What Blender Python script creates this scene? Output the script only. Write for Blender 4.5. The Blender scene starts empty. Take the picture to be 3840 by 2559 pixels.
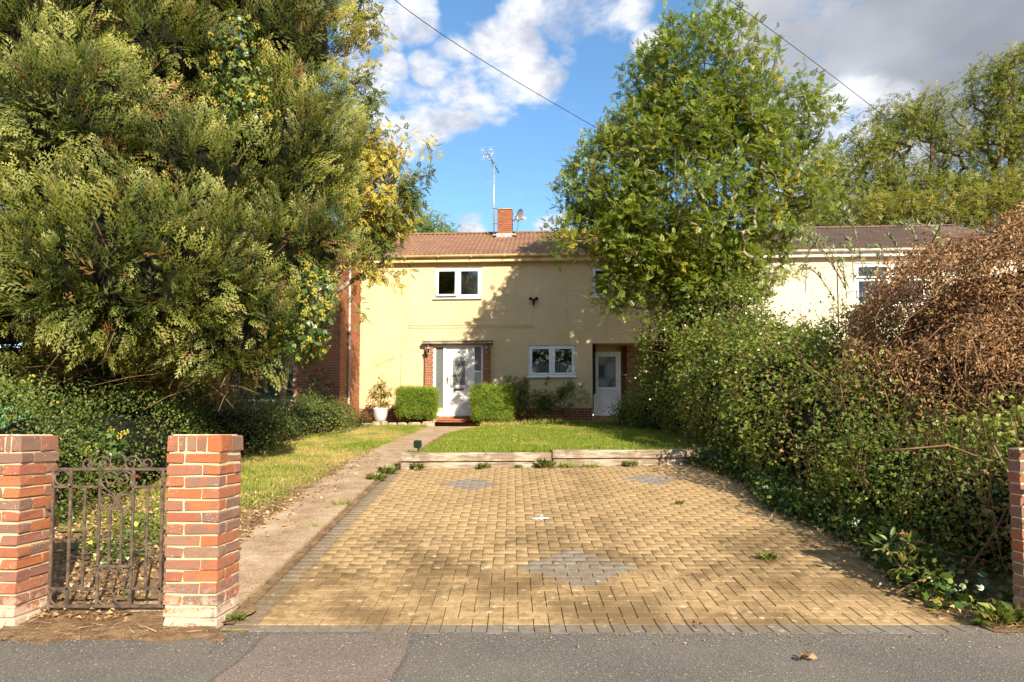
import bpy, math, random
import numpy as np
from mathutils import Vector, Matrix, noise

R = random.Random(11)
NR = np.random.default_rng(11)
SC = bpy.context.scene
COL = SC.collection
rad = math.radians

# ------------------------------------------------------------------ camera
cam_d = bpy.data.cameras.new('camera')
cam = bpy.data.objects.new('camera', cam_d)
COL.objects.link(cam)
cam.location = (0, 0, 1.235)
cam.rotation_euler = (rad(90 + 3.0), 0, 0)
cam_d.sensor_width = 36
cam_d.lens = 36 * 2450 / 3840
cam_d.shift_y = 0.0578
cam_d.clip_start = 0.05
cam_d.clip_end = 3000
SC.camera = cam

# ------------------------------------------------------------------ light
SUN_AZ, SUN_EL = 27.0, 29.0          # degrees right of straight behind the camera, elevation
sun_dir = Vector((math.sin(rad(SUN_AZ)) * math.cos(rad(SUN_EL)), -math.cos(rad(SUN_AZ)) * math.cos(rad(SUN_EL)), math.sin(rad(SUN_EL))))
sun_d = bpy.data.lights.new('sun', 'SUN')
sun_d.energy = 3.6
sun_d.angle = rad(0.55)
sun_d.color = (1.0, 0.88, 0.69)
sun = bpy.data.objects.new('sun', sun_d)
sun.rotation_euler = sun_dir.to_track_quat('Z', 'Y').to_euler()
sun.location = (6, -8, 12)
COL.objects.link(sun)
SC.view_settings.view_transform = 'Standard'
SC.view_settings.look = 'None'
SC.view_settings.exposure = 1.48
SC.view_settings.gamma = 1.0
SC.view_settings.use_curve_mapping = False


# ------------------------------------------------------------------ node helpers
class NT:
    def __init__(s, tree):
        s.t = tree

    def n(s, typ, ins=None, **props):
        nd = s.t.nodes.new(typ)
        for k, v in props.items():
            setattr(nd, k, v)
        for k, v in (ins or {}).items():
            s.set(nd, k, v)
        return nd

    def set(s, nd, k, v):
        if isinstance(v, bpy.types.NodeSocket):
            s.t.links.new(v, nd.inputs[k])
        else:
            sk = nd.inputs[k]
            if sk.type == 'RGBA' and isinstance(v, (tuple, list)) and len(v) == 3:
                v = (*v, 1)
            sk.default_value = v

    def mix(s, f, a, b, mode='MIX'):
        return s.n('ShaderNodeMix', {0: f, 6: a, 7: b}, data_type='RGBA', blend_type=mode).outputs[2]

    def m(s, op, a, b=0.0, c=0.0, clamp=False):
        return s.n('ShaderNodeMath', {0: a, 1: b, 2: c}, operation=op, use_clamp=clamp).outputs[0]

    def vm(s, op, a, b=(0, 0, 0)):
        nd = s.n('ShaderNodeVectorMath', {0: a, 1: b}, operation=op)
        return nd.outputs['Value'] if op in ('DOT_PRODUCT', 'LENGTH', 'DISTANCE') else nd.outputs[0]

    def rng(s, v, a, b, c=0.0, d=1.0, smooth=True):
        return s.n('ShaderNodeMapRange', {0: v, 1: a, 2: b, 3: c, 4: d}, interpolation_type='SMOOTHSTEP' if smooth else 'LINEAR').outputs[0]

    def noise(s, scale, vec=None, detail=4, rough=.55, dist=0.0):
        ins = {'Scale': scale, 'Detail': detail, 'Roughness': rough, 'Distortion': dist}
        if vec is not None:
            ins['Vector'] = vec
        return s.n('ShaderNodeTexNoise', ins).outputs[0]

    def voro(s, scale, vec=None, feature='F1'):
        ins = {'Scale': scale}
        if vec is not None:
            ins['Vector'] = vec
        return s.n('ShaderNodeTexVoronoi', ins, feature=feature)

    def ramp(s, f, stops, interp='LINEAR'):
        nd = s.n('ShaderNodeValToRGB', {0: f})
        cr = nd.color_ramp
        cr.interpolation = interp
        while len(cr.elements) < len(stops):
            cr.elements.new(0.5)
        for e, (p, c) in zip(cr.elements, stops):
            e.position = p
            e.color = (*c, 1)
        return nd.outputs[0]

    def pos(s):
        return s.n('ShaderNodeNewGeometry').outputs['Position']

    def rnd(s):
        o = s.n('ShaderNodeObjectInfo').outputs['Random']
        i = s.n('ShaderNodeNewGeometry').outputs['Random Per Island']
        return s.m('FRACT', s.m('ADD', o, i))

    def attr(s, name):
        return s.n('ShaderNodeAttribute', attribute_name=name).outputs['Fac']

    def bump(s, h, strength=.4, dist=.01):
        return s.n('ShaderNodeBump', {'Height': h, 'Strength': strength, 'Distance': dist}).outputs[0]


def mat(name, fn):
    m = bpy.data.materials.new(name)
    m.use_nodes = True
    t = m.node_tree
    t.nodes.clear()
    nt = NT(t)
    out = nt.n('ShaderNodeOutputMaterial')
    sh = fn(nt)
    t.links.new(sh, out.inputs[0])
    return m


def bsdf(nt, col, rough=.8, bump=None, spec=.3, metal=0.0, **kw):
    ins = {'Base Color': col, 'Roughness': rough, 'Specular IOR Level': spec, 'Metallic': metal}
    ins.update(kw)
    if bump is not None:
        ins['Normal'] = bump
    return nt.n('ShaderNodeBsdfPrincipled', ins).outputs[0]


# ------------------------------------------------------------------ sky and clouds
F_PX, TILT = 2450.0, rad(3.0)
CYP = 1630 - F_PX * math.tan(TILT)


def view_dir(px, py):
    a, b = (px - 1920) / F_PX, (CYP - py) / F_PX
    v = Vector((a, math.cos(TILT) - b * math.sin(TILT), math.sin(TILT) + b * math.cos(TILT)))
    return v.normalized()


world = bpy.data.worlds.new('World')
SC.world = world
world.use_nodes = True
wt = world.node_tree
wt.nodes.clear()
W = NT(wt)
sky = W.n('ShaderNodeTexSky', sky_type='NISHITA', sun_disc=False, sun_elevation=rad(SUN_EL), sun_rotation=rad(180 - SUN_AZ),
          air_density=1.0, dust_density=0.15, ozone_density=2.5)
dirv = W.n('ShaderNodeTexCoord').outputs['Generated']
dz = W.n('ShaderNodeSeparateXYZ', {0: dirv}).outputs[2]
# cloud layer coordinates: the direction met with a flat layer overhead
den = W.m('MAXIMUM', W.m('ADD', dz, 0.22), 0.05)
plane = W.n('ShaderNodeVectorMath', {0: dirv, 'Scale': W.m('DIVIDE', 1.0, den)}, operation='SCALE').outputs[0]
warp = W.n('ShaderNodeTexNoise', {'Vector': plane, 'Scale': 4.5, 'Detail': 4.0}).outputs['Color']
wv = W.n('ShaderNodeVectorMath', {0: W.vm('SUBTRACT', warp, (.5, .5, .5)), 'Scale': .05}, operation='SCALE').outputs[0]
dw = W.vm('NORMALIZE', W.vm('ADD', dirv, wv))


def blobs(lst):
    acc = None
    for px, py, r in lst:
        c = view_dir(px, py)
        a = r / F_PX * max(.55, c.y)
        dot = W.vm('DOT_PRODUCT', dw, tuple(c))
        v = W.rng(dot, math.cos(a * 1.75), 1.0)
        acc = v if acc is None else W.m('MAXIMUM', acc, v)
    return acc


white = blobs([(1500, 440, 120), (1420, 400, 90), (1600, 430, 90), (1720, 380, 90), (1860, 320, 100), (1980, 290, 95), (2070, 265, 55), (1390, 340, 50),
               (1930, 140, 105), (1990, 190, 70), (1830, 190, 80), (1720, 210, 75), (1620, 250, 60), (1490, 255, 55), (1440, 60, 90), (1560, 40, 80), (1350, 110, 70),
               (2010, 10, 80), (2140, 40, 105), (2270, 60, 95), (2370, 10, 70), (2140, 205, 40), (1775, 880, 60), (2080, 890, 70), (2450, 150, 60), (1330, 250, 60),
               (3180, 430, 130), (3080, 520, 110), (2990, 690, 130), (3130, 660, 100), (3330, 500, 120)])
grey = blobs([(2980, 60, 240), (2880, 40, 170), (3250, 150, 350), (3600, 130, 400), (3900, 200, 420), (3500, 400, 260), (3200, 320, 150), (4300, 100, 600)])
n1 = W.noise(10.5, plane, 12, .60, .2)
n2 = W.noise(1.1, plane, 5, .55)
cov_view = W.m('MAXIMUM', white, W.m('MULTIPLY', grey, 1.25))
thr = W.m('SUBTRACT', .71, W.m('MULTIPLY', cov_view, .39))
f_view = W.rng(W.m('SUBTRACT', n1, thr), -.10, .25)
inview = W.rng(W.vm('DOT_PRODUCT', dirv, tuple(view_dir(1920, 500))), math.cos(rad(52)), math.cos(rad(40)))
f_out = W.rng(W.m('ADD', n1, W.m('MULTIPLY', n2, .8)), .78, 1.0)  # cloud cover out of view, thickened to add neutral, brighter fill
fac = W.m('ADD', W.m('MULTIPLY', f_view, inview), W.m('MULTIPLY', f_out, W.m('SUBTRACT', 1.0, inview)), clamp=True)
shade = W.rng(W.noise(6.5, plane, 6, .6), .36, .60)
c_white = W.mix(shade, (.50, .545, .66), (.93, .93, .95))
gsh = W.rng(W.noise(1.7, plane, 4, .55), .3, .68)
c_grey = W.mix(gsh, (.30, .32, .375), (.64, .66, .71))
grey_only = W.m('MULTIPLY', grey, W.m('SUBTRACT', 1.0, W.m('MULTIPLY', white, .85)))
c_cloud = W.mix(W.rng(grey_only, .15, .8), c_white, c_grey)
sat = W.n('ShaderNodeHueSaturation', {'Hue': .495, 'Saturation': 1.12, 'Value': .62, 'Color': sky.outputs[0]}).outputs[0]
bg1 = W.n('ShaderNodeBackground', {'Color': sat, 'Strength': 0.15})
bg2 = W.n('ShaderNodeBackground', {'Color': c_cloud, 'Strength': 0.42})
mx = W.n('ShaderNodeMixShader', {0: W.m('MULTIPLY', fac, W.rng(dz, -.02, .02)), 1: bg1.outputs[0], 2: bg2.outputs[0]})
wo = W.n('ShaderNodeOutputWorld')
wt.links.new(mx.outputs[0], wo.inputs[0])
world.cycles.sampling_method = 'MANUAL'
world.cycles.sample_map_resolution = 512
SC.cycles.max_bounces = 6
SC.cycles.diffuse_bounces = 3
SC.cycles.glossy_bounces = 3
SC.cycles.transparent_max_bounces = 12
SC.cycles.caustics_reflective = False
SC.cycles.caustics_refractive = False
SC.cycles.use_denoising = True


# ------------------------------------------------------------------ object helpers
def tag(o, label=None, cat=None, group=None, kind=None):
    if label:
        o['label'] = label
    if cat:
        o['category'] = cat
    if group:
        o['group'] = group
    if kind:
        o['kind'] = kind
    return o


def empty(name, loc=(0, 0, 0), rz=0.0, **k):
    o = bpy.data.objects.new(name, None)
    COL.objects.link(o)
    o.location = loc
    o.rotation_euler = (0, 0, rz)
    o.empty_display_size = .1
    return tag(o, **k)


def ob(name, me, m=None, parent=None, loc=None, **k):
    o = bpy.data.objects.new(name, me)
    if m is not None and not me.materials:
        me.materials.append(m)
    COL.objects.link(o)
    if parent is not None:
        o.parent = parent
    if loc is not None:
        o.location = loc
    return tag(o, **k)


def np_mesh(name, V, Fc, attrs=None, smooth=False):
    V = np.asarray(V, dtype=np.float32)
    Fc = np.asarray(Fc, dtype=np.int32)
    k = Fc.shape[1]
    me = bpy.data.meshes.new(name)
    me.vertices.add(len(V))
    me.vertices.foreach_set('co', V.ravel())
    me.loops.add(Fc.size)
    me.loops.foreach_set('vertex_index', Fc.ravel())
    me.polygons.add(len(Fc))
    me.polygons.foreach_set('loop_start', np.arange(len(Fc), dtype=np.int32) * k)
    if smooth:
        me.polygons.foreach_set('use_smooth', np.ones(len(Fc), dtype=bool))
    me.update(calc_edges=True)
    for an, av in (attrs or {}).items():
        a = me.attributes.new(an, 'FLOAT', 'POINT')
        a.data.foreach_set('value', np.asarray(av, dtype=np.float32))
    return me


class MB:
    """collects simple solids, then becomes one mesh object"""

    def __init__(s):
        s.v, s.f, s.sm = [], [], []

    def quad(s, *pts, smooth=False):
        b = len(s.v)
        s.v += [tuple(p) for p in pts]
        s.f.append(tuple(range(b, b + len(pts))))
        s.sm.append(smooth)
        return s

    def box(s, x0, x1, y0, y1, z0, z1, mtx=None):
        b = len(s.v)
        P = [(x0, y0, z0), (x1, y0, z0), (x1, y1, z0), (x0, y1, z0), (x0, y0, z1), (x1, y0, z1), (x1, y1, z1), (x0, y1, z1)]
        if mtx is not None:
            P = [tuple(mtx @ Vector(p)) for p in P]
        s.v += P
        for q in ((0, 3, 2, 1), (4, 5, 6, 7), (0, 1, 5, 4), (1, 2, 6, 5), (2, 3, 7, 6), (3, 0, 4, 7)):
            s.f.append(tuple(b + i for i in q))
            s.sm.append(False)
        return s

    def cbox(s, x0, x1, y0, y1, z0, z1, c=.004, mtx=None):
        """box with chamfered vertical and horizontal edges (three stacked rings)"""
        b = len(s.v)
        rings = [(z0, c), (z0 + c, 0), (z1 - c, 0), (z1, c)]
        P = []
        for z, i in rings:
            for (x, y) in ((x0 + i, y0 + i), (x1 - i, y0 + i), (x1 - i, y1 - i), (x0 + i, y1 - i)):
                P.append((x, y, z))
        if mtx is not None:
            P = [tuple(mtx @ Vector(p)) for p in P]
        s.v += P
        for r in range(3):
            for i in range(4):
                j = (i + 1) % 4
                s.f.append((b + r * 4 + i, b + r * 4 + j, b + r * 4 + 4 + j, b + r * 4 + 4 + i))
                s.sm.append(False)
        s.f.append((b + 3, b + 2, b + 1, b))
        s.f.append((b + 12, b + 13, b + 14, b + 15))
        s.sm += [False, False]
        return s

    def tube(s, pts, r, n=6, closed=False, caps=True):
        pts = [Vector(p) for p in pts]
        m = len(pts)
        rs = r if isinstance(r, (list, tuple)) else [r] * m
        b = len(s.v)
        up = None
        for i, p in enumerate(pts):
            if closed:
                t = pts[(i + 1) % m] - pts[i - 1]
            else:
                t = pts[min(i + 1, m - 1)] - pts[max(i - 1, 0)]
            if t.length < 1e-9:
                t = Vector((0, 0, 1))
            t.normalize()
            if up is None:
                up = Vector((0, 0, 1)) if abs(t.z) < .9 else Vector((1, 0, 0))
            side = t.cross(up)
            if side.length < 1e-4:
                side = t.cross(Vector((0, 1, 0)))
            side.normalize()
            up = side.cross(t).normalized()
            for k in range(n):
                a = 2 * math.pi * (k + .5) / n
                s.v.append(tuple(p + side * (math.cos(a) * rs[i]) + up * (math.sin(a) * rs[i])))
        for i in range(m if closed else m - 1):
            j = (i + 1) % m
            for k in range(n):
                l = (k + 1) % n
                s.f.append((b + i * n + k, b + i * n + l, b + j * n + l, b + j * n + k))
                s.sm.append(n > 4)
        if caps and not closed:
            s.f.append(tuple(b + k for k in reversed(range(n))))
            s.f.append(tuple(b + (m - 1) * n + k for k in range(n)))
            s.sm += [False, False]
        return s

    def lathe(s, prof, n=24, cx=0, cy=0, smooth=True):
        b = len(s.v)
        for r, z in prof:
            for k in range(n):
                a = 2 * math.pi * k / n
                s.v.append((cx + r * math.cos(a), cy + r * math.sin(a), z))
        for i in range(len(prof) - 1):
            for k in range(n):
                l = (k + 1) % n
                s.f.append((b + i * n + k, b + i * n + l, b + (i + 1) * n + l, b + (i + 1) * n + k))
                s.sm.append(smooth)
        return s

    def prism(s, poly, y0, y1):
        """polygon in x-z (anticlockwise seen from -y), extruded from y0 (front) to y1"""
        b = len(s.v)
        n = len(poly)
        s.v += [(x, y0, z) for x, z in poly] + [(x, y1, z) for x, z in poly]
        s.f.append(tuple(b + i for i in range(n)))
        s.f.append(tuple(b + n + i for i in reversed(range(n))))
        s.sm += [False, False]
        for i in range(n):
            j = (i + 1) % n
            s.f.append((b + i, b + n + i, b + n + j, b + j))
            s.sm.append(False)
        return s

    def mesh(s, name):
        me = bpy.data.meshes.new(name)
        me.from_pydata(s.v, [], s.f)
        me.polygons.foreach_set('use_smooth', s.sm)
        me.update()
        return me

    def build(s, name, m, parent=None, **k):
        return ob(name, s.mesh(name), m, parent, **k)


# ------------------------------------------------------------------ terrain
def gz(x, y):
    if y < 4.31:
        return 0.0
    if y < 10:
        return .126 * (y - 4.31)
    if y < 18.3:
        return .717 + (y - 10) * .0855
    return 1.427


def gzv(x, y):
    y = np.asarray(y)
    return np.where(y < 4.31, 0, np.where(y < 10, .126 * (y - 4.31), np.where(y < 18.3, .717 + (y - 10) * .0855, 1.427)))


def lawn_z(x, y):
    return .925 + (y - 10.1) * .066 + .02 * math.sin(x * 1.3 + y * .7)


# ------------------------------------------------------------------ materials
def m_tarmac(nt, base=(.122, .110, .094), warm=(.168, .146, .118)):
    p = nt.pos()
    big = nt.rng(nt.noise(1.1, p, 5, .6), .35, .68)
    c = nt.mix(big, base, warm)
    ag = nt.voro(95, p)
    c = nt.mix(nt.rng(ag.outputs['Distance'], .0, .55), nt.mix(.8, c, (.30, .28, .25)), c)
    c = nt.mix(nt.m('MULTIPLY', nt.rng(nt.noise(100, p, 3), .50, .66), .6), c, (.035, .034, .033))
    c = nt.mix(nt.rng(nt.noise(55, p, 2), .64, .70), c, (.46, .42, .35))
    sp = nt.voro(7.5, p)
    spot = nt.m('MULTIPLY', nt.rng(nt.m('ADD', sp.outputs['Distance'], nt.m('MULTIPLY', nt.noise(40, p, 3), .12)), .105, .085), nt.rng(sp.outputs['Color'], .62, .66))
    c = nt.mix(nt.m('MULTIPLY', spot, .75), c, (.46, .44, .38))
    h = nt.m('ADD', ag.outputs['Distance'], nt.m('MULTIPLY', nt.noise(260, p, 2), .6))
    return bsdf(nt, c, .88, nt.bump(h, .55, .004), .3)


TARMAC = mat('tarmac', m_tarmac)
TARMAC_RED = mat('tarmac_red', lambda nt: m_tarmac(nt, (.18, .138, .11), (.215, .162, .128)))


BLACK_TAR = mat('tar_seam', lambda nt: m_tarmac(nt, (.10, .09, .078), (.125, .11, .092)))


def m_soil(nt):
    p = nt.pos()
    c = nt.ramp(nt.noise(9, p, 7, .65), [(.3, (.10, .06, .033)), (.5, (.22, .14, .075)), (.7, (.36, .25, .14))])
    c = nt.mix(nt.rng(nt.noise(60, p, 3), .6, .7), c, (.42, .31, .19))
    return bsdf(nt, c, .95, nt.bump(nt.noise(55, p, 6, .7), .9, .02), .15)


SOIL = mat('soil', m_soil)


def m_turf(nt):
    p = nt.pos()
    c = nt.ramp(nt.noise(1.6, p, 6, .6), [(.3, (.09, .125, .018)), (.5, (.16, .18, .035)), (.68, (.34, .27, .10))])
    c = nt.mix(nt.rng(nt.noise(40, p, 4), .55, .7), c, (.17, .12, .05))
    return bsdf(nt, c, .95, nt.bump(nt.noise(70, p, 5, .7), .8, .02), .1)


TURF = mat('turf', m_turf)


def m_path(nt):
    p = nt.pos()
    c = nt.ramp(nt.noise(3.0, p, 8, .68), [(.3, (.23, .15, .09)), (.48, (.37, .262, .17)), (.7, (.51, .395, .275))])
    v = nt.voro(55, p)
    c = nt.mix(nt.m('MULTIPLY', nt.rng(v.outputs['Distance'], .45, .15), .7), c, nt.ramp(v.outputs['Color'], [(.2, (.22, .12, .06)), (.5, (.52, .38, .22)), (.8, (.68, .58, .44))]))
    c = nt.mix(nt.m('MULTIPLY', nt.rng(nt.noise(60, p, 3), .54, .66), .6), c, (.12, .075, .04))
    return bsdf(nt, c, .9, nt.bump(nt.m('SUBTRACT', 1.0, v.outputs['Distance']), .7, .006), .2)


PATH = mat('exposed_aggregate', m_path)


def m_paver(nt, cols, lich=1.0):
    p = nt.pos()
    r = nt.rnd()
    c = nt.ramp(r, [(i / (len(cols) - 1), k) for i, k in enumerate(cols)])
    c = nt.mix(nt.m('MULTIPLY', nt.rng(nt.noise(240, p, 2), .5, .68), .35), c, (.62, .50, .30))
    c = nt.mix(nt.m('MULTIPLY', nt.rng(nt.noise(170, p, 3), .54, .7), .5), c, (.12, .08, .035))
    sep = nt.n('ShaderNodeSeparateXYZ', {0: p})
    # tyre dirt and algae towards the gateway, cleaner paving where the cars stand
    front = nt.rng(sep.outputs[1], 7.3, 5.9)
    dirt = nt.m('MULTIPLY', nt.rng(nt.noise(1.25, p, 6, .66), .42, .62), nt.m('ADD', nt.m('MULTIPLY', front, .72), .22))
    c = nt.mix(nt.m('MULTIPLY', nt.rng(nt.m('FRACT', nt.m('MULTIPLY', r, 5.7)), .80, .95), .42), c, (.20, .135, .07))
    if lich < .9:
        dirt = nt.m('MULTIPLY', dirt, .4)
    c = nt.mix(dirt, c, (.17, .112, .052))
    grime = nt.m('MULTIPLY', nt.rng(nt.noise(17, p, 5, .7), .46, .62), nt.m('ADD', nt.m('MULTIPLY', front, .38), .12))
    c = nt.mix(grime, c, (.14, .095, .045))
    mid = nt.m('MULTIPLY', nt.rng(nt.m('ABSOLUTE', nt.m('SUBTRACT', sep.outputs[0], .75)), .75, .15), nt.rng(nt.noise(2.6, p, 5), .38, .60))
    c = nt.mix(nt.m('MULTIPLY', mid, .5 if lich > .9 else .15), c, (.17, .115, .055))
    v = nt.voro(9.5, p)
    sp = nt.rng(nt.m('ADD', v.outputs['Distance'], nt.m('MULTIPLY', nt.noise(38, p, 4, .7), .62)), .55, .43)
    sp = nt.m('MULTIPLY', sp, nt.rng(v.outputs['Color'], .44, .47))
    sp = nt.m('MULTIPLY', sp, nt.m('MULTIPLY', nt.rng(sep.outputs[1], 8.6, 5.6), nt.rng(nt.noise(1.7, p, 3), .34, .50)))
    c = nt.mix(nt.m('MULTIPLY', sp, .50 * lich), c, (.58, .50, .36))
    v2 = nt.voro(70, p)
    c = nt.mix(nt.m('MULTIPLY', nt.m('MULTIPLY', nt.rng(v2.outputs['Distance'], .30, .2), nt.rng(v2.outputs['Color'], .8, .82)), .6), c, (.66, .58, .44))
    return bsdf(nt, c, .88, nt.bump(nt.m('ADD', nt.noise(190, p, 4, .7), nt.m('MULTIPLY', nt.noise(14, p, 3), .12)), .35, .003), .2)


PAVER = mat('paver_buff', lambda nt: m_paver(nt, [(.365, .242, .116), (.395, .262, .128), (.38, .252, .122), (.41, .278, .138), (.35, .232, .112)]))
PAVER_EDGE = mat('paver_edge', lambda nt: m_paver(nt, [(.17, .135, .10), (.21, .165, .12), (.15, .12, .09)], .5))
PAVER_GREY = mat('paver_grey', lambda nt: m_paver(nt, [(.205, .185, .165), (.235, .21, .188), (.18, .162, .146)], .8))


def m_joint(nt):
    p = nt.pos()
    c = nt.ramp(nt.noise(5, p, 5), [(.3, (.085, .055, .025)), (.46, (.12, .085, .035)), (.54, (.115, .13, .022)), (.68, (.17, .21, .03))])
    return bsdf(nt, c, .95, nt.bump(nt.noise(150, p, 4), .8, .01), .1)


JOINT = mat('mossy_joint', m_joint)


def m_brick(nt, cols, salt=0.0, lichen=.0, blotch=.6):
    p = nt.pos()
    r = nt.rnd()
    c = nt.ramp(r, [((i + (0 if lichen > .5 else .5)) / len(cols), k) for i, k in enumerate(cols)], 'CONSTANT' if lichen > .5 else 'LINEAR')
    r2 = nt.m('FRACT', nt.m('MULTIPLY', r, 7.31))
    b2 = nt.ramp(r2, [((i + .5) / len(cols), k) for i, k in enumerate(reversed(cols))])
    c = nt.mix(nt.m('MULTIPLY', nt.rng(nt.noise(15, p, 4, .6), .48, .60), blotch), c, b2)
    c = nt.mix(nt.m('MULTIPLY', nt.rng(nt.noise(90, p, 3), .55, .7), .4), c, (.06, .035, .025))
    if lichen:
        v = nt.voro(70, p)
        sp = nt.m('MULTIPLY', nt.rng(nt.m('ADD', v.outputs['Distance'], nt.m('MULTIPLY', nt.noise(160, p, 3), .4)), .50, .38), nt.rng(v.outputs['Color'], .52, .56))
        sp = nt.m('MULTIPLY', sp, nt.rng(nt.noise(6, p, 3), .46, .60))
        c = nt.mix(nt.m('MULTIPLY', sp, lichen), c, (.66, .58, .46))
    if salt:
        z = nt.n('ShaderNodeSeparateXYZ', {0: p}).outputs[2]
        s1 = nt.m('MULTIPLY', nt.rng(z, .34, .04), nt.rng(nt.m('ADD', nt.noise(22, p, 5, .7), nt.rng(z, .22, .0, 0, .25)), .47, .62))
        c = nt.mix(nt.m('MULTIPLY', s1, salt), c, (.60, .50, .40))
    h = nt.m('ADD', nt.noise(120, p, 5, .7), nt.m('MULTIPLY', nt.noise(20, p, 3), .8))
    return bsdf(nt, c, .85, nt.bump(h, .6, .005), .25)


BRICK = mat('pillar_brick', lambda nt: m_brick(nt, [(.38, .125, .052), (.34, .125, .068), (.27, .13, .09), (.23, .14, .108), (.32, .115, .07), (.27, .165, .11), (.30, .138, .092), (.40, .145, .062), (.25, .12, .088), (.22, .13, .098)], .8, .7, .75))
BRICK_HOUSE = mat('house_brick', lambda nt: m_brick(nt, [(.30, .105, .052), (.34, .125, .065), (.24, .085, .045), (.29, .11, .058)], 0, 0, .4))
BRICK_PLINTH = mat('plinth_brick', lambda nt: m_brick(nt, [(.20, .075, .045), (.25, .095, .055), (.15, .06, .04), (.30, .13, .08)], 0, .2, .5))


def m_mortar(nt, c0=(.60, .47, .29), c1=(.70, .57, .38)):
    p = nt.pos()
    c = nt.mix(nt.noise(12, p, 5), c0, c1)
    return bsdf(nt, c, .95, nt.bump(nt.noise(140, p, 4, .7), .7, .006), .1)


MORTAR = mat('mortar', m_mortar)
MORTAR_H = mat('house_mortar', lambda nt: m_mortar(nt, (.46, .35, .25), (.56, .45, .33)))


def m_facade(nt, base, dark, bumpy=True):
    tc = nt.n('ShaderNodeTexCoord').outputs['Object']
    sp = nt.n('ShaderNodeSeparateXYZ', {0: tc})
    v = nt.n('ShaderNodeCombineXYZ', {0: sp.outputs[0], 1: sp.outputs[2], 2: 0.0}).outputs[0]
    br = nt.n('ShaderNodeTexBrick', {'Vector': v, 'Scale': 1.0, 'Mortar Size': .006, 'Mortar Smooth': .6, 'Brick Width': .225, 'Row Height': .075, 'Color1': (1, 1, 1), 'Color2': (.93, .93, .93), 'Mortar': (0, 0, 0)})
    c = nt.mix(nt.rng(nt.noise(.9, tc, 6, .6), .35, .7), base, dark)
    rows = nt.noise(1.0, nt.n('ShaderNodeCombineXYZ', {0: nt.m('MULTIPLY', sp.outputs[0], .9), 1: 0.0, 2: nt.m('MULTIPLY', sp.outputs[2], 13.33)}).outputs[0], 3)
    c = nt.mix(nt.m('MULTIPLY', nt.rng(rows, .50, .66), .16), c, tuple(k * .62 for k in dark))
    streak = nt.noise(1.0, nt.n('ShaderNodeCombineXYZ', {0: nt.m('MULTIPLY', sp.outputs[0], 5.0), 1: 0.0, 2: nt.m('MULTIPLY', sp.outputs[2], .35)}).outputs[0], 4)
    c = nt.mix(nt.m('MULTIPLY', nt.rng(streak, .50, .72), .26), c, tuple(k * .6 for k in dark))
    grub = nt.m('MULTIPLY', nt.rng(sp.outputs[2], 2.55, 2.03), nt.rng(nt.noise(6, tc, 5, .65), .38, .62))
    c = nt.mix(nt.m('MULTIPLY', grub, .45), c, (.30, .22, .13))
    h = nt.m('ADD', nt.m('MULTIPLY', br.outputs['Color'], .5), nt.m('ADD', nt.m('MULTIPLY', rows, .45), nt.m('MULTIPLY', nt.noise(60, tc, 4), .2)))
    return bsdf(nt, c, .72, nt.bump(h, .55 if bumpy else .3, .006), .3)


FACADE = mat('yellow_painted_brick', lambda nt: m_facade(nt, (.67, .525, .315), (.60, .46, .26)))
FACADE_R = mat('cream_painted_brick', lambda nt: m_facade(nt, (.62, .56, .44), (.56, .50, .38)))
SOFFIT = mat('cream_gutter_paint', lambda nt: bsdf(nt, nt.mix(nt.rng(nt.noise(2.5, nt.pos(), 5), .4, .7), (.72, .56, .30), (.58, .43, .21)), .5, None, .4))
SOFFIT_R = mat('white_gutter_paint', lambda nt: bsdf(nt, nt.mix(nt.rng(nt.noise(2.5, nt.pos(), 5), .4, .7), (.76, .72, .64), (.58, .53, .44)), .45, None, .4))


def plain(name, c, rough=.5, metal=0.0, spec=.4, var=.12, scale=8.0):
    dk = tuple(k * (1 - var) * .9 for k in c)
    return mat(name, lambda nt: bsdf(nt, nt.mix(nt.rng(nt.noise(scale, nt.pos(), 5, .6), .35, .7), c, dk), rough, nt.bump(nt.noise(scale * 14, nt.pos(), 3), .15, .002), spec, metal))


UPVC = plain('white_upvc', (.82, .82, .82), .28, 0, .5, .04)
BLACK = plain('black_plastic', (.018, .018, .02), .4)
GREENP = plain('dark_green_plastic', (.015, .035, .022), .45)
BRASS = plain('aged_brass', (.28, .17, .06), .35, .9)
LEADC = plain('lead_came', (.78, .77, .72), .35, .2)
ALU = plain('aluminium', (.70, .70, .70), .35, .7)
STEEL = plain('dark_galvanised_steel', (.16, .14, .13), .5, .5)
DISH = plain('grey_dish_paint', (.22, .22, .23), .5)
LEAD = plain('weathered_lead', (.46, .45, .42), .6, 0, .3, .45, 12)
LANTERN = plain('silver_lantern_metal', (.38, .35, .33), .45, .4)
POT = plain('pale_glazed_pot', (.55, .57, .58), .35, 0, .5, .15)
GREEN_PANEL = plain('green_plastic_sheet', (.12, .36, .19), .5)
RED = plain('red_litter', (.55, .03, .03), .5)
WHITE = plain('white_paint_splash', (.75, .73, .68), .8)
CABLE = plain('black_cable', (.012, .012, .013), .5)
ROOM = plain('dark_room', (.10, .09, .075), .9)
NET = plain('net_curtain', (.72, .72, .70), .9, 0, .1, .35, 30)
BLIND = plain('pale_blind', (.34, .37, .41), .8)
STONE = mat('rubble_stone', lambda nt: bsdf(nt, nt.ramp(nt.noise(11, nt.pos(), 6, .65), [(.3, (.20, .14, .085)), (.5, (.42, .33, .22)), (.7, (.55, .46, .34))]), .92, nt.bump(nt.noise(30, nt.pos(), 6, .7), .9, .02), .15))
STEPTILE = mat('step_tile', lambda nt: bsdf(nt, nt.mix(nt.rng(nt.noise(7, nt.pos(), 5), .35, .65), (.42, .20, .10), (.30, .15, .085)), .75, nt.bump(nt.noise(80, nt.pos(), 4), .4, .004), .25))


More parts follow.
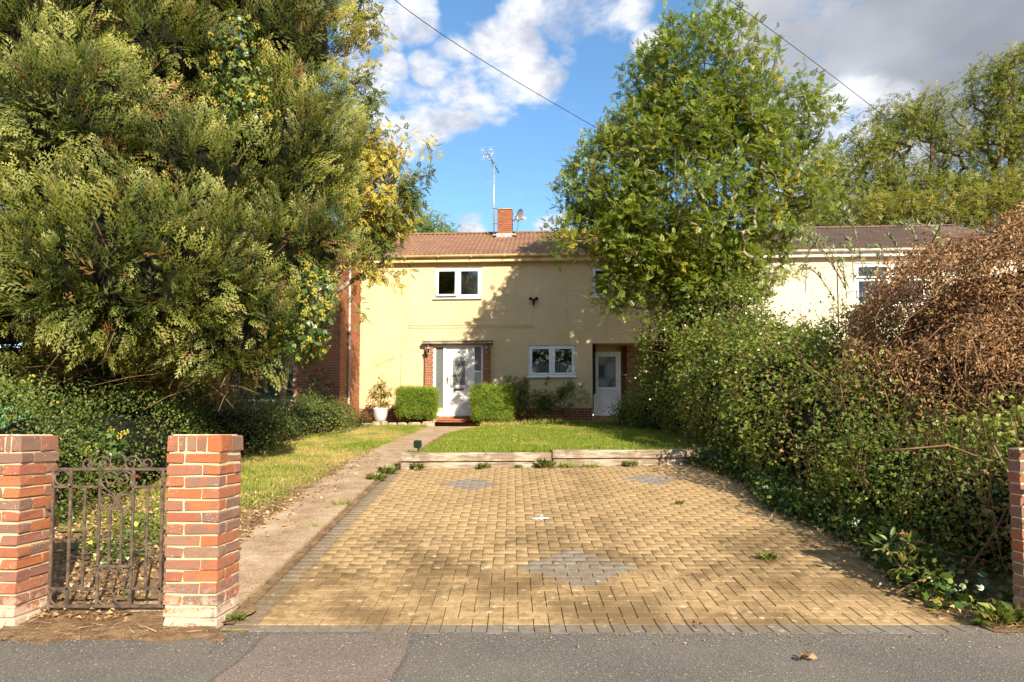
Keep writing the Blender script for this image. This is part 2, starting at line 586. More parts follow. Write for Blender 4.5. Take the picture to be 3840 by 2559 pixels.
def m_glass(nt, tint=(.86, .9, .88), rough=.02, bumpy=0.0):
    tr = nt.n('ShaderNodeBsdfTransparent', {'Color': (*tint, 1)})
    gl = nt.n('ShaderNodeBsdfGlossy', {'Color': (.95, .96, 1, 1), 'Roughness': rough})
    if bumpy:
        nt.set(gl, 'Normal', nt.bump(nt.voro(60, nt.pos()).outputs['Distance'], bumpy, .004))
    fr = nt.n('ShaderNodeFresnel', {'IOR': 1.75})
    return nt.n('ShaderNodeMixShader', {0: nt.m('ADD', fr.outputs[0], .06), 1: tr.outputs[0], 2: gl.outputs[0]}).outputs[0]


GLASS = mat('window_glass', m_glass)
GLASS_OBS = mat('obscured_glass', lambda nt: bsdf(nt, nt.mix(nt.rng(nt.voro(75, nt.pos()).outputs['Distance'], .2, .55), (.05, .055, .055), (.16, .165, .16)), .22, nt.bump(nt.voro(75, nt.pos()).outputs['Distance'], .8, .004), .6))
GLASS_OBS2 = mat('pale_obscured_glass', lambda nt: bsdf(nt, nt.mix(nt.rng(nt.noise(2.2, nt.pos(), 4), .38, .62), (.035, .05, .045), (.24, .27, .27)), .2, nt.bump(nt.voro(95, nt.pos()).outputs['Distance'], .8, .004), .6))


def m_tile(nt, cols, moss):
    p = nt.pos()
    c = nt.ramp(nt.rnd(), [(i / (len(cols) - 1), k) for i, k in enumerate(cols)])
    c = nt.mix(nt.m('MULTIPLY', nt.rng(nt.noise(1.3, p, 5, .6), .48, .66), .55), c, moss)
    c = nt.mix(nt.m('MULTIPLY', nt.rng(nt.noise(30, p, 4), .52, .68), .4), c, (.06, .04, .03))
    return bsdf(nt, c, .85, nt.bump(nt.noise(70, p, 4), .4, .004), .25)


TILE = mat('clay_tile', lambda nt: m_tile(nt, [(.225, .12, .078), (.26, .14, .092), (.20, .105, .068), (.24, .13, .085)], (.26, .18, .08)))
TILE_DK = mat('grey_brown_tile', lambda nt: m_tile(nt, [(.13, .085, .065), (.16, .105, .08), (.11, .075, .06), (.145, .10, .075)], (.13, .11, .06)))


def m_wood(nt, c0=(.25, .20, .15), c1=(.45, .385, .30), along=0):
    tc = nt.n('ShaderNodeTexCoord').outputs['Object']
    sp = nt.n('ShaderNodeSeparateXYZ', {0: tc})
    v = nt.n('ShaderNodeCombineXYZ', {0: nt.m('MULTIPLY', sp.outputs[0], 1.3), 1: nt.m('MULTIPLY', sp.outputs[1], 9.0), 2: nt.m('MULTIPLY', sp.outputs[2], 14.0)}).outputs[0]
    g = nt.noise(2.5, v, 6, .65, .6)
    c = nt.ramp(g, [(.28, tuple(k * .35 for k in c0)), (.42, c0), (.58, c1), (.75, tuple(min(1, k * 1.15) for k in c1))])
    c = nt.mix(nt.m('MULTIPLY', nt.rng(nt.noise(3.0, tc, 6, .65), .48, .62), .65), c, (.16, .105, .065))
    return bsdf(nt, c, .85, nt.bump(g, .8, .012), .2)


WOOD = mat('weathered_sleeper_oak', m_wood)
LINTEL = mat('grey_lintel_wood', lambda nt: m_wood(nt, (.20, .165, .135), (.36, .31, .26)))


def m_iron(nt):
    p = nt.pos()
    c = nt.ramp(nt.noise(16, p, 6, .65), [(.30, (.045, .038, .034)), (.44, (.095, .072, .056)), (.58, (.165, .112, .082)), (.75, (.28, .20, .15))])
    return bsdf(nt, c, .7, nt.bump(nt.noise(140, p, 4, .7), .6, .003), .35, .25)


IRON = mat('rusty_wrought_iron', m_iron)


def m_leaf(nt, stops, tip=None, trans=.35, rough=.5, spec=.35, b=None):
    c = nt.ramp(nt.attr('tint'), stops)
    if b is not None:
        c = nt.mix(nt.attr('mixb'), c, b)
    if tip is not None:
        c = nt.mix(nt.m('MULTIPLY', nt.attr('tip'), .75), c, tip)
    p = bsdf(nt, c, rough, None, spec)
    tr = nt.n('ShaderNodeBsdfTranslucent', {'Color': nt.mix(.5, c, nt.mix(1.0, c, (1.0, 1.0, .45), 'MULTIPLY'))})
    return nt.n('ShaderNodeMixShader', {0: trans, 1: p, 2: tr.outputs[0]}).outputs[0]


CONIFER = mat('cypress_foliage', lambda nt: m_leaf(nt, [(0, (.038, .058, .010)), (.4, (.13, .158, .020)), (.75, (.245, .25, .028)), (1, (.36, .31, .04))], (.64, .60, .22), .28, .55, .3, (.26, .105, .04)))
ASH = mat('ash_leaves', lambda nt: m_leaf(nt, [(0, (.08, .13, .016)), (.5, (.17, .245, .026)), (.85, (.28, .345, .038)), (1, (.42, .43, .07))], None, .48, .38, .5, (.50, .38, .04)))
ASH_Y = mat('yellowing_ash_leaves', lambda nt: m_leaf(nt, [(0, (.07, .11, .025)), (.5, (.15, .19, .035)), (1, (.28, .27, .05))], None, .42, .42, .45, (.60, .49, .085)))
BGLEAF = mat('far_tree_leaves', lambda nt: m_leaf(nt, [(0, (.09, .125, .022)), (.5, (.19, .23, .036)), (.85, (.30, .32, .05)), (1, (.42, .38, .08))], None, .45, .45, .35, (.40, .29, .06)))
HEDGE = mat('hedge_leaves', lambda nt: m_leaf(nt, [(0, (.05, .08, .018)), (.5, (.105, .15, .027)), (.85, (.18, .23, .038)), (1, (.30, .33, .06))], None, .3, .42, .4, (.24, .16, .06)))
BRAMBLE = mat('bramble_leaves', lambda nt: m_leaf(nt, [(0, (.065, .105, .016)), (.5, (.145, .20, .026)), (.85, (.25, .29, .04)), (1, (.38, .39, .09))], None, .38, .45, .3, (.34, .20, .08)))
DEAD = mat('dead_brown_leaves', lambda nt: m_leaf(nt, [(0, (.12, .058, .026)), (.4, (.26, .135, .058)), (.75, (.42, .245, .115)), (1, (.60, .43, .24))], None, .25, .6, .25))
IVY = mat('ivy_leaves', lambda nt: m_leaf(nt, [(0, (.03, .065, .015)), (.5, (.075, .13, .025)), (.85, (.16, .23, .045)), (1, (.28, .34, .09))], None, .22, .33, .5, (.50, .44, .07)))
BOX = mat('clipped_bush_leaves', lambda nt: m_leaf(nt, [(0, (.075, .14, .012)), (.5, (.15, .25, .016)), (1, (.28, .36, .03))], (.40, .48, .055), .34, .45, .35, (.28, .19, .05)))
ROSE = mat('rose_leaves', lambda nt: m_leaf(nt, [(0, (.08, .12, .025)), (.5, (.16, .21, .04)), (1, (.30, .32, .07))], None, .38, .4, .45, (.40, .26, .10)))
POTLEAF = mat('variegated_leaves', lambda nt: m_leaf(nt, [(0, (.12, .13, .02)), (.5, (.27, .25, .04)), (1, (.46, .38, .09))], None, .3, .45, .4, (.32, .15, .04)))
GRASS = mat('grass_blades', lambda nt: m_leaf(nt, [(0, (.12, .18, .016)), (.5, (.21, .29, .028)), (1, (.32, .38, .05))], None, .38, .5, .3, (.56, .44, .17)))
WILLOW = mat('silvery_leaves', lambda nt: m_leaf(nt, [(0, (.13, .18, .08)), (.5, (.25, .30, .15)), (1, (.42, .46, .28))], None, .3, .45, .4))
PETAL_P = plain('pink_petal', (.62, .20, .24), .6)
PETAL_Y = plain('yellow_petal', (.75, .52, .03), .6)
PETAL_W = plain('cream_petal', (.72, .68, .52), .6)


def m_bark(nt, c0, c1):
    p = nt.pos()
    c = nt.ramp(nt.noise(7, p, 6, .65), [(.3, tuple(k * .5 for k in c0)), (.5, c0), (.7, c1)])
    return bsdf(nt, c, .9, nt.bump(nt.noise(40, p, 5, .7), .7, .01), .2)


BARK = mat('pale_ash_bark', lambda nt: m_bark(nt, (.24, .20, .14), (.40, .35, .26)))
BARK_DK = mat('brown_bark', lambda nt: m_bark(nt, (.11, .065, .04), (.19, .12, .075)))
TWIG = mat('dry_twig', lambda nt: m_bark(nt, (.22, .125, .065), (.36, .23, .13)))
INNER = mat('shade_core', lambda nt: m_bark(nt, (.008, .009, .004), (.014, .013, .006)))  # near-black colour of the solid cores, standing in for deep shade

# ================================================================== GROUND
ys = [-60, -20, 3.0, 4.0, 4.31] + list(np.linspace(4.6, 10, 10)) + list(np.linspace(10.6, 18.3, 10)) + [22, 30, 60, 200, 900]
xs = [-900, -200, -60, -30, -12, -6, -4, -2, 0, 2, 4, 6, 12, 30, 60, 200, 900]
GV = [(x, y, gz(x, y) - .06) for y in ys for x in xs]
GF = [(j * len(xs) + i, j * len(xs) + i + 1, (j + 1) * len(xs) + i + 1, (j + 1) * len(xs) + i) for j in range(len(ys) - 1) for i in range(len(xs) - 1)]
ob('ground', np_mesh('ground', GV, GF), SOIL, kind='structure')


def sheet(name, m, xl, xr, y0, y1, zf, nx=10, ny=30, kind='structure', parent=None):
    V, Fc = [], []
    for j in range(ny + 1):
        y = y0 + (y1 - y0) * j / ny
        a, b = (xl(y) if callable(xl) else xl), (xr(y) if callable(xr) else xr)
        for i in range(nx + 1):
            x = a + (b - a) * i / nx
            V.append((x, y, zf(x, y)))
    for j in range(ny):
        for i in range(nx):
            k = j * (nx + 1) + i
            Fc.append((k, k + 1, k + nx + 2, k + nx + 1))
    return ob(name, np_mesh(name, V, Fc), m, parent, kind=kind)


sheet('pavement', TARMAC, -40, 40, -4, 4.16, lambda x, y: 0.0, 4, 4)
sheet('pavement_patch', TARMAC_RED, lambda y: -1.50 + .012 * math.sin(y * 9), lambda y: -.60 + .012 * math.sin(y * 7 + 1), -.5, 4.10, lambda x, y: .004, 3, 30)
for k_, x_ in enumerate((-1.50, -.60)):
    sheet('pavement_seam', BLACK_TAR, lambda y, x_=x_, k_=k_: x_ - .008 + .012 * math.sin(y * (9 - 2 * k_) + k_), lambda y, x_=x_, k_=k_: x_ + .010 + .012 * math.sin(y * (9 - 2 * k_) + k_) + .006 * noise.noise((y * 9, k_, 0)), -.5, 4.10, lambda x, y: .0075, 1, 60)
# bare earth at the gateway, spilling over the tarmac edge
sheet('gateway_soil', SOIL, lambda y: -3.25 + .05 * math.sin(y * 20), lambda y: -1.80 + .08 * math.sin(y * 13), 3.86, 4.75,
      lambda x, y: max(gz(x, y), 0) + .010 + .012 * noise.noise((x * 5, y * 5, 0)) + .018 * min(1, max(0, (y - 3.9) * 3)) - .03 * max(0, .25 - (y - 3.86) - .12 * noise.noise((x * 3, 0, 0))) / .25, 30, 20)
sheet('garden_soil', SOIL, -9.0, -2.60, 4.6, 18.6, lambda x, y: gz(x, y) + .006 + .02 * noise.noise((x * 2, y * 2, 3)), 30, 60)
sheet('hedge_bank_soil', SOIL, lambda y: 3.02 + .10 * noise.noise((0, y * 1.3, 9)), 9.0, 4.14, 18.6, lambda x, y: gz(x, y) + .004 + .10 * min(1, max(0, (x - 3.1))) * min(1, (y - 4.1) / 1.0), 20, 60)
sheet('terrace_bed', SOIL, -4.75, 6.5, 18.62, 19.95, lambda x, y: 1.585 + .02 * noise.noise((x * 3, y * 3, 1)), 40, 6)


def path_l(y):
    return -2.66 + (0.10 if y < 6 else 0.0) + max(0, y - 12) * .045


def path_r(y):
    if y < 10.0:
        return -1.88
    if y < 16.2:
        return -1.88 + (y - 10) * .035
    return -1.66 + (y - 16.2) * .33


sheet('path_edge_soil', SOIL, lambda y: path_l(y) - .25, lambda y: path_l(y) + .10 + .16 * noise.noise((0, y * 2.6, 31)) + .10 * noise.noise((0, y * 7, 3)) + max(0, 6.5 - y) * .10, 4.62, 10.5,
      lambda x, y: gz(x, y) + .040 + .008 * noise.noise((x * 6, y * 6, 1)) - .03 * max(0, (x - path_l(y) - .02) * 1.2), 8, 90)
# left lawn and right lawn turf
sheet('verge_lawn', TURF, lambda y: -4.9, lambda y: path_l(y) - .01 + .05 * noise.noise((0, y * 2.2, 5)), 6.4, 18.45, lambda x, y: gz(x, y) + .028 + .012 * noise.noise((x * 2, y * 2, 7)), 20, 60)
SLP_A = math.atan2(.5, 4.7)


def sl_y(x):
    return 10.02 + (x + 1.7) * math.tan(SLP_A)


V, Fc = [], []
nx, ny = 24, 40
for j in range(ny + 1):
    for i in range(nx + 1):
        y_ = 10.2 + (18.55 - 10.2) * j / ny
        xa = path_r(y_) + .04 + (.16 if y_ < 11 else .16 + .05 * math.sin(y_)) * 1.0
        x_ = xa + (3.9 - xa) * i / nx
        yy = max(y_, sl_y(x_) + .16)
        edge = min(1.0, (x_ - xa) / .35)
        V.append((x_, yy, (gz(x_, yy) + .02) * (1 - edge) + lawn_z(x_, yy) * edge if yy > 10.6 else lawn_z(x_, yy) - .02))
for j in range(ny):
    for i in range(nx):
        k = j * (nx + 1) + i
        Fc.append((k, k + 1, k + nx + 2, k + nx + 1))
ob('lawn', np_mesh('lawn', V, Fc), TURF, kind='structure')

# ------------------------------------------------------------------ concrete garden path, slab by slab
path = empty('garden_path', (0, 0, 0), kind='structure')
joints = [4.45, 7.05, 9.35, 12.1, 14.9, 17.1, 18.66]
for a, b in zip(joints, joints[1:]):
    mb = MB()
    n = 8
    rows = []
    for j in range(n + 1):
        y = a + .012 + (b - a - .024) * j / n
        rows.append((y, path_l(y) + .015 * noise.noise((y * 3, 0, 0)), path_r(y) + .015 * noise.noise((y * 3, 5, 0))))
    for (y0, l0, r0), (y1, l1, r1) in zip(rows, rows[1:]):
        z0, z1 = gz(0, y0) + .035, gz(0, y1) + .035
        mb.quad((l0, y0, z0), (r0, y0, z0), (r1, y1, z1), (l1, y1, z1))
        mb.quad((l0, y0, z0 - .08), (l0, y0, z0), (l1, y1, z1), (l1, y1, z1 - .08))
        mb.quad((r0, y0, z0), (r0, y0, z0 - .08), (r1, y1, z1 - .08), (r1, y1, z1))
    y0, l0, r0 = rows[0]
    mb.quad((l0, y0, gz(0, y0) - .05), (r0, y0, gz(0, y0) - .05), (r0, y0, gz(0, y0) + .035), (l0, y0, gz(0, y0) + .035))
    mb.build('slab', PATH, path)
sheet('path_bed', SOIL, lambda y: path_l(y) - .1, lambda y: path_r(y) + .08, 4.3, 18.7, lambda x, y: gz(x, y) + .012, 4, 40, parent=path)

# ------------------------------------------------------------------ block paved driveway
drive = empty('driveway', (0, 0, 0), kind='structure')
XL, XR, YF, YB = -1.66, 3.14, 4.32, 10.62
sheet('joint_bed', JOINT, XL - .22, XR + .04, 4.1, 10.5, lambda x, y: gz(x, y) - .0085, 6, 30, parent=drive, kind=None)


def paver_mesh(w, l):
    """chamfered block, w along x and l along y, top at z=0"""
    g, c, h = .0022, .0032, .05
    x, y = w / 2 - g, l / 2 - g
    V = [(-x, -y, -h), (x, -y, -h), (x, y, -h), (-x, y, -h),
         (-x, -y, -c), (x, -y, -c), (x, y, -c), (-x, y, -c),
         (-x + c, -y + c, 0), (x - c, -y + c, 0), (x - c, y - c, 0), (-x + c, y - c, 0)]
    Fc = []
    for r in (0, 4):
        for i in range(4):
            j = (i + 1) % 4
            Fc.append((r + i, r + j, r + 4 + j, r + 4 + i))
    Fc.append((8, 9, 10, 11))
    return V, Fc


pav = {}                     # (ix,iy,w,l) in 0.1 m cells -> colour
diam = [(0.54, 5.47, 5), (-.56, 8.87, 4), (1.94, 9.12, 4)]
taken = {}
NX, NY = int(round((XR - XL) / .1)), int(round((YB - YF) / .1))
PV = []                      # (cx, cy, w, l, grey)
for dx_, dy_, nn in diam:
    ci, cj = int(round((dx_ - XL) / .1)), int(round((dy_ - YF) / .1))
    for j in range(-(nn - 1), nn):
        w = nn - abs(j)
        for k in range(w):
            i0 = ci - w + 2 * k
            for q in (i0, i0 + 1):
                taken[(q, cj + j)] = 1
            PV.append((XL + (i0 + 1) * .1, YF + (cj + j + .5) * .1, .2, .1, 1))
for j in range(NY):
    for i in range(NX):
        if (i, j) in taken:
            continue
        k = (i - j) % 4
        if k == 0:
            two, c2 = (i + 1 < NX and (i + 1, j) not in taken), (i + 1, j)
        elif k == 1:
            if i > 0 and (i - 1, j) not in taken:
                continue
            two, c2 = False, None
        elif k == 3:
            two, c2 = (j + 1 < NY and (i, j + 1) not in taken), (i, j + 1)
        else:
            if j > 0 and (i, j - 1) not in taken:
                continue
            two, c2 = False, None
        w, l = .1, .1
        if two and k == 0:
            w = .2
        if two and k == 3:
            l = .2
        PV.append((XL + i * .1 + w / 2, YF + j * .1 + l / 2, w, l, 0))
PV = [p for p in PV if p[1] + p[3] / 2 < sl_y(p[0]) - .04]
for i in range(NX):
    PV.append((XL + (i + .5) * .1, YF - .1, .1, .2, 1))
for j in range(-1, NY):
    PV.append((XL - .1, YF + j * .1 + .05, .2, .1, 2))
PV = [p for p in PV if p[1] + p[3] / 2 < sl_y(p[0]) - .03]
PV.sort(key=lambda p: p[1] + .15 * abs(p[0] - .5))
pm = {}
slope = math.atan(.126)
restV, restF = {0: [], 1: [], 2: []}, {0: [], 1: [], 2: []}
PMAT = [PAVER, PAVER_GREY, PAVER_EDGE]
for idx, (x, y, w, l, g) in enumerate(PV):
    sl = slope if y > 4.32 else 0
    z = gz(x, y) + R.uniform(-.0015, .0015) + .003 * noise.noise((x * 1.2, y * 1.2, 2))
    rot = Matrix.Translation((x, y, z)) @ Matrix.Rotation(sl + R.gauss(0, .006), 4, 'X') @ Matrix.Rotation(R.gauss(0, .006), 4, 'Y') @ Matrix.Rotation(R.gauss(0, .006), 4, 'Z')
    if idx < 300:
        key = (w, l, g)
        if key not in pm:
            v, f = paver_mesh(w, l)
            me = bpy.data.meshes.new('paver')
            me.from_pydata(v, [], f)
            me.materials.append(PMAT[g])
            pm[key] = me
        o = ob('paver', pm[key], None, drive)
        o.matrix_local = rot
    else:
        v, f = paver_mesh(w, l)
        b = len(restV[g])
        restV[g] += [tuple(rot @ Vector(q)) for q in v]
        restF[g] += [tuple(b + i for i in q) for q in f]
for g in (0, 1, 2):
    ob(['far_buff_pavers', 'far_grey_pavers', 'far_edge_pavers'][g], np_mesh('pavers', restV[g], restF[g]), PMAT[g], drive, kind='stuff')

# ------------------------------------------------------------------ sleepers
def sleeper(name, x0, x1, z0, z1, depth, label, off=0.0, seed=0, rz=SLP_A, yo=None):
    L = x1 - x0
    cy = (sl_y((x0 + x1) / 2) if yo is None else yo) + off
    n = 26
    mb = MB()
    prof = [(-.5, 0.03), (-.5, .97), (-.44, 1), (.5, 1), (.5, 0)]
    ring = []
    for i in range(n + 1):
        t = i / n
        x = (t - .5) * L / math.cos(rz)
        row = []
        for k, (py, pz) in enumerate(prof):
            e = .010 * noise.noise((x * 1.7 + seed, k * 3.1, seed)) + .006 * noise.noise((x * 7 + seed, k * 5.1, 1))
            row.append((x, py * depth + e, (z1 - z0) * pz + e * (1 if pz > .5 else -.4)))
        ring.append(row)
    for a, b in zip(ring, ring[1:]):
        for k in range(len(prof)):
            l = (k + 1) % len(prof)
            mb.quad(a[k], b[k], b[l], a[l])
    mb.quad(*reversed(ring[0]))
    mb.quad(*ring[-1])
    o = mb.build(name, WOOD, label=label, cat='sleeper', group='timber sleepers edging the lawn')
    for p in o.data.polygons:
        pass
    o.data.update()
    o.location = ((x0 + x1) / 2, cy, z0)
    o.rotation_euler = (0, 0, rz)
    return o


sz0 = gz(0, 9.95)
sleeper('railway_sleeper', -1.70, .62, sz0 - .03, sz0 + .115, .2, 'long grey sleeper laid on the paving at the path end, under another', .03, 3)
sleeper('railway_sleeper', .63, 3.02, sz0 + .03, sz0 + .155, .2, 'lower weathered sleeper on the hedge half of the lawn edging', .03, 8)
sleeper('railway_sleeper', -1.70, .60, sz0 + .115, sz0 + .245, .21, 'upper grey sleeper beside the garden path with a spike light behind', 0, 14)
sleeper('railway_sleeper', .62, 2.98, sz0 + .155, sz0 + .285, .21, 'upper pale sleeper reaching towards the bramble hedge', 0, 21)
sleeper('railway_sleeper', 3.02, 3.75, sz0 + .175, sz0 + .31, .2, 'short split sleeper end half buried in the hedge ivy', .10, 30, rz=.18, yo=10.62)

# ------------------------------------------------------------------ brick gate pillars
BM = {}


def brick_mesh(lx, ly, lz, m, c=.004, seed=0):
    key = (round(lx, 3), round(ly, 3), round(lz, 3), m.name, seed)
    if key not in BM:
        mb = MB().cbox(-lx / 2, lx / 2, -ly / 2, ly / 2, -lz / 2, lz / 2, c)
        rr = random.Random(seed * 7 + int(lx * 1000))
        mb.v = [(x + rr.uniform(-1, 1) * c * .8, y + rr.uniform(-1, 1) * c * .8, z + rr.uniform(-1, 1) * c * .8) for x, y, z in mb.v]
        me = mb.mesh('brick')
        me.materials.append(m)
        BM[key] = me
    return BM[key]


def brick_obj(parent, c, s, m, name='brick', jit=.0025, cham=.004):
    o = ob(name, brick_mesh(*s, m, cham, R.randrange(4)), None, parent)
    o.location = (c[0] + R.gauss(0, jit * .5), c[1] + R.gauss(0, jit * .5), c[2] + R.gauss(0, jit * .3))
    o.rotation_euler = (R.gauss(0, .006), R.gauss(0, .006), R.gauss(0, .009))
    return o


def pillar(x0, y0, label, cap_front, n=15, lean=0):
    S, g = .34, .010
    root = empty('brick_gate_pillar', (x0, y0, 0), label=label, cat='gate pillar', group='brick gate pillars')
    hb = (S - g) / 3 * 2       # stretcher face
    wb = (S - g) / 3           # header face
    H = .075
    mb = MB().box(.009, S - .009, .009, S - .009, -.1, n * H + .095)
    mb.build('mortar_core', MORTAR, root)
    for k in range(n):
        z = k * H + .0325
        sx = R.uniform(-.003, .003)
        if k % 2:
            q = [(hb / 2, wb / 2, hb, wb), (S - wb / 2, hb / 2, wb, hb), (S - hb / 2, S - wb / 2, hb, wb), (wb / 2, S - hb / 2, wb, hb)]
        else:
            q = [(wb / 2, hb / 2, wb, hb), (S - hb / 2, wb / 2, hb, wb), (S - wb / 2, S - hb / 2, wb, hb), (hb / 2, S - wb / 2, hb, wb)]
        for cx, cy, lx, ly in q:
            brick_obj(root, (cx + sx, cy, z), (lx, ly, .0645), BRICK, cham=.007)
    z = n * H + .0525
    for row, ys_ in ((0, (0, .165)), (1, (.175, .34))):
        x = 0.0
        ws = cap_front if row == 0 else list(reversed(cap_front))
        for w in ws:
            brick_obj(root, (x + w / 2, (ys_[0] + ys_[1]) / 2, z), (w - .009, ys_[1] - ys_[0], .1035), BRICK, cham=.006)
            x += w
    MB().cbox(.02, S - .02, .02, S - .02, n * H + .095, n * H + .110, .008).build('mortar_cap', MORTAR, root)
    return root


pillar(-2.21, 4.20, 'orange brick gate pillar beside the block paved driveway', [.070, .045, .070, .070, .095])
pillar(-3.485, 4.20, 'orange brick gate pillar cut by the picture edge, carrying the gate hinges', [.115, .115, .04, .075])

# half brick wall end at the driveway's other side, ivy clad
wend = empty('brick_boundary_wall', (3.33, 4.30, 0), label='low ivy clad brick wall end beside the bramble hedge', cat='wall')
MB().box(.006, 3.4, .006, .1, -.1, 1.145).build('mortar_core', MORTAR, wend)
for k in range(15):
    z = .05 + k * .075
    x = 0.0
    first = .215 if k % 2 else .1025
    i = 0
    while x < 2.6:
        w = first if i == 0 else .215
        brick_obj(wend, (x + w / 2, .053, z), (w, .1025, .065), BRICK)
        x += w + .010
        i += 1

# ------------------------------------------------------------------ wrought iron gate
gate = empty('garden_gate', (-3.10, 4.44, .09), label='rusty wrought iron garden gate with scrolled top between brick pillars', cat='gate')
GW, GH = .86, .915
T = .0085


def bar(name, x0, z0, x1, z1, t=T, d=None):
    mb = MB()
    d = d or t
    v = Vector((x1 - x0, 0, z1 - z0))
    L = v.length
    ang = math.atan2(v.z, v.x)
    m4 = Matrix.Translation((x0, 0, z0)) @ Matrix.Rotation(-ang, 4, 'Y')
    mb.cbox(0, L, -d, d, -t, t, .0018, m4)
    return mb.build(name, IRON, gate)


def zc(zx, zy):
    """gate drawing units -> metres in the gate's plane"""
    return ((zx - 375) / 840 * GW, (1310 - zy) / 930 * GH)


def gbar(name, a, b, c, d, t=T):
    p, q = zc(a, b), zc(c, d)
    return bar(name, p[0], p[1], q[0], q[1], t)


for x in (375, 492, 685, 905, 1098, 1215):
    gbar('upright', x, 1318, x, 380)
for x in (588, 1002):
    gbar('baluster', x, 1195, x, 505, .0075)
for x in (757, 833):
    gbar('baluster', x, 1045, x, 655, .0075)
gbar('top_rail', 368, 385, 1222, 385, .010)
gbar('bottom_rail', 368, 1312, 1222, 1312, .010)
for a, b in ((375, 685), (905, 1215)):
    gbar('rail', a, 505, b, 505)
    gbar('rail', a, 1195, b, 1195)
gbar('rail', 685, 655, 905, 655)
gbar('rail', 685, 1045, 905, 1045)


def ring(cx, cy, r, name='ring', a0=0, a1=360, r1=None, t=.0058):
    r1 = r if r1 is None else r1
    n = 26
    pts = []
    closed = (a1 - a0) == 360 and r1 == r
    for i in range(n + (0 if closed else 1)):
        f = i / n
        a = rad(a0 + (a1 - a0) * f)
        rr = r + (r1 - r) * f
        p = zc(cx + rr * math.cos(a), cy - rr * math.sin(a))
        pts.append((p[0], 0, p[1]))
    return pts, closed


def add_ring(*a, **k):
    pts, closed = ring(*a, **k)
    MB().tube(pts, .0062, 6, closed).build('ring', IRON, gate)


for cx, cy, r in ((434, 445, 50), (1156, 445, 50), (433, 1253, 50), (1157, 1253, 50), (735, 605, 46), (855, 605, 46), (742, 1250, 52), (848, 1250, 52)):
    add_ring(cx, cy, r)


def curve(name, pts):
    """smooth polyline through drawing points (Catmull-Rom)"""
    P = [pts[0]] + list(pts) + [pts[-1]]
    out = []
    for i in range(1, len(P) - 2):
        for k in range(6):
            t = k / 6
            q = []
            for c in (0, 1):
                p0, p1, p2, p3 = P[i - 1][c], P[i][c], P[i + 1][c], P[i + 2][c]
                q.append(.5 * (2 * p1 + (p2 - p0) * t + (2 * p0 - 5 * p1 + 4 * p2 - p3) * t * t + (3 * p1 - p0 - 3 * p2 + p3) * t ** 3))
            out.append(zc(*q))
    out.append(zc(*pts[-1]))
    MB().tube([(x, 0, z) for x, z in out], .0062, 6).build(name, IRON, gate)


add_ring(795, 330, 50)
for s in (-1, 1):
    X = lambda v: 795 + s * v
    # crest: outer curl, wave, inner curl
    curve('scroll', [(X(-0 + 200), 350), (X(190), 372), (X(214), 376), (X(228), 350), (X(214), 322), (X(190), 318), (X(172), 335), (X(182), 356), (X(196), 352)])
    curve('scroll', [(X(205), 376), (X(172), 365), (X(140), 318), (X(105), 298), (X(70), 306), (X(50), 340), (X(58), 370), (X(84), 380), (X(108), 366), (X(112), 342), (X(92), 330), (X(78), 344), (X(88), 356)])
    # heart
    curve('scroll', [(X(30), 432), (X(54), 428), (X(72), 448), (X(64), 476), (X(36), 484), (X(8), 462), (X(6), 428), (X(34), 402), (X(72), 406), (X(102), 440), (X(98), 490), (X(60), 530), (X(20), 556), (X(4), 590)])
    curve('scroll', [(X(4), 590), (X(6), 625), (X(30), 650)])
    curve('scroll', [(X(108), 1060), (X(92), 1110), (X(60), 1142), (X(26), 1130), (X(12), 1098), (X(22), 1066), (X(48), 1062), (X(58), 1084), (X(44), 1100)])
# hinges on the left pillar
for zy in (645, 1330):
    p = zc(375, zy)
    mb = MB()
    mb.cbox(-.085, .0, -.005, .005, p[1] - .014, p[1] + .014, .002)
    mb.tube([(-.004, 0, p[1] - .03), (-.004, 0, p[1] + .03)], .011, 8)
    mb.build('hinge', IRON, gate)

# ================================================================== HOUSES
HA = rad(3.0)
HO = Vector((0, 19.75, 0))
HM = Matrix.Translation(HO) @ Matrix.Rotation(-HA, 4, 'Z')


def hw(u, d, z):
    return HM @ Vector((u, d, z))


house = empty('terraced_house', tuple(HO), -HA, label='pale yellow painted two storey house with white front door', cat='house')
nbr_r = empty('terraced_house', tuple(HO), -HA, label='cream painted neighbouring house with dark tiles behind the tall green tree', cat='house')
nbr_l = empty('terraced_house', tuple(HO), -HA, label='red brick neighbouring house projecting beside the conifer', cat='house')


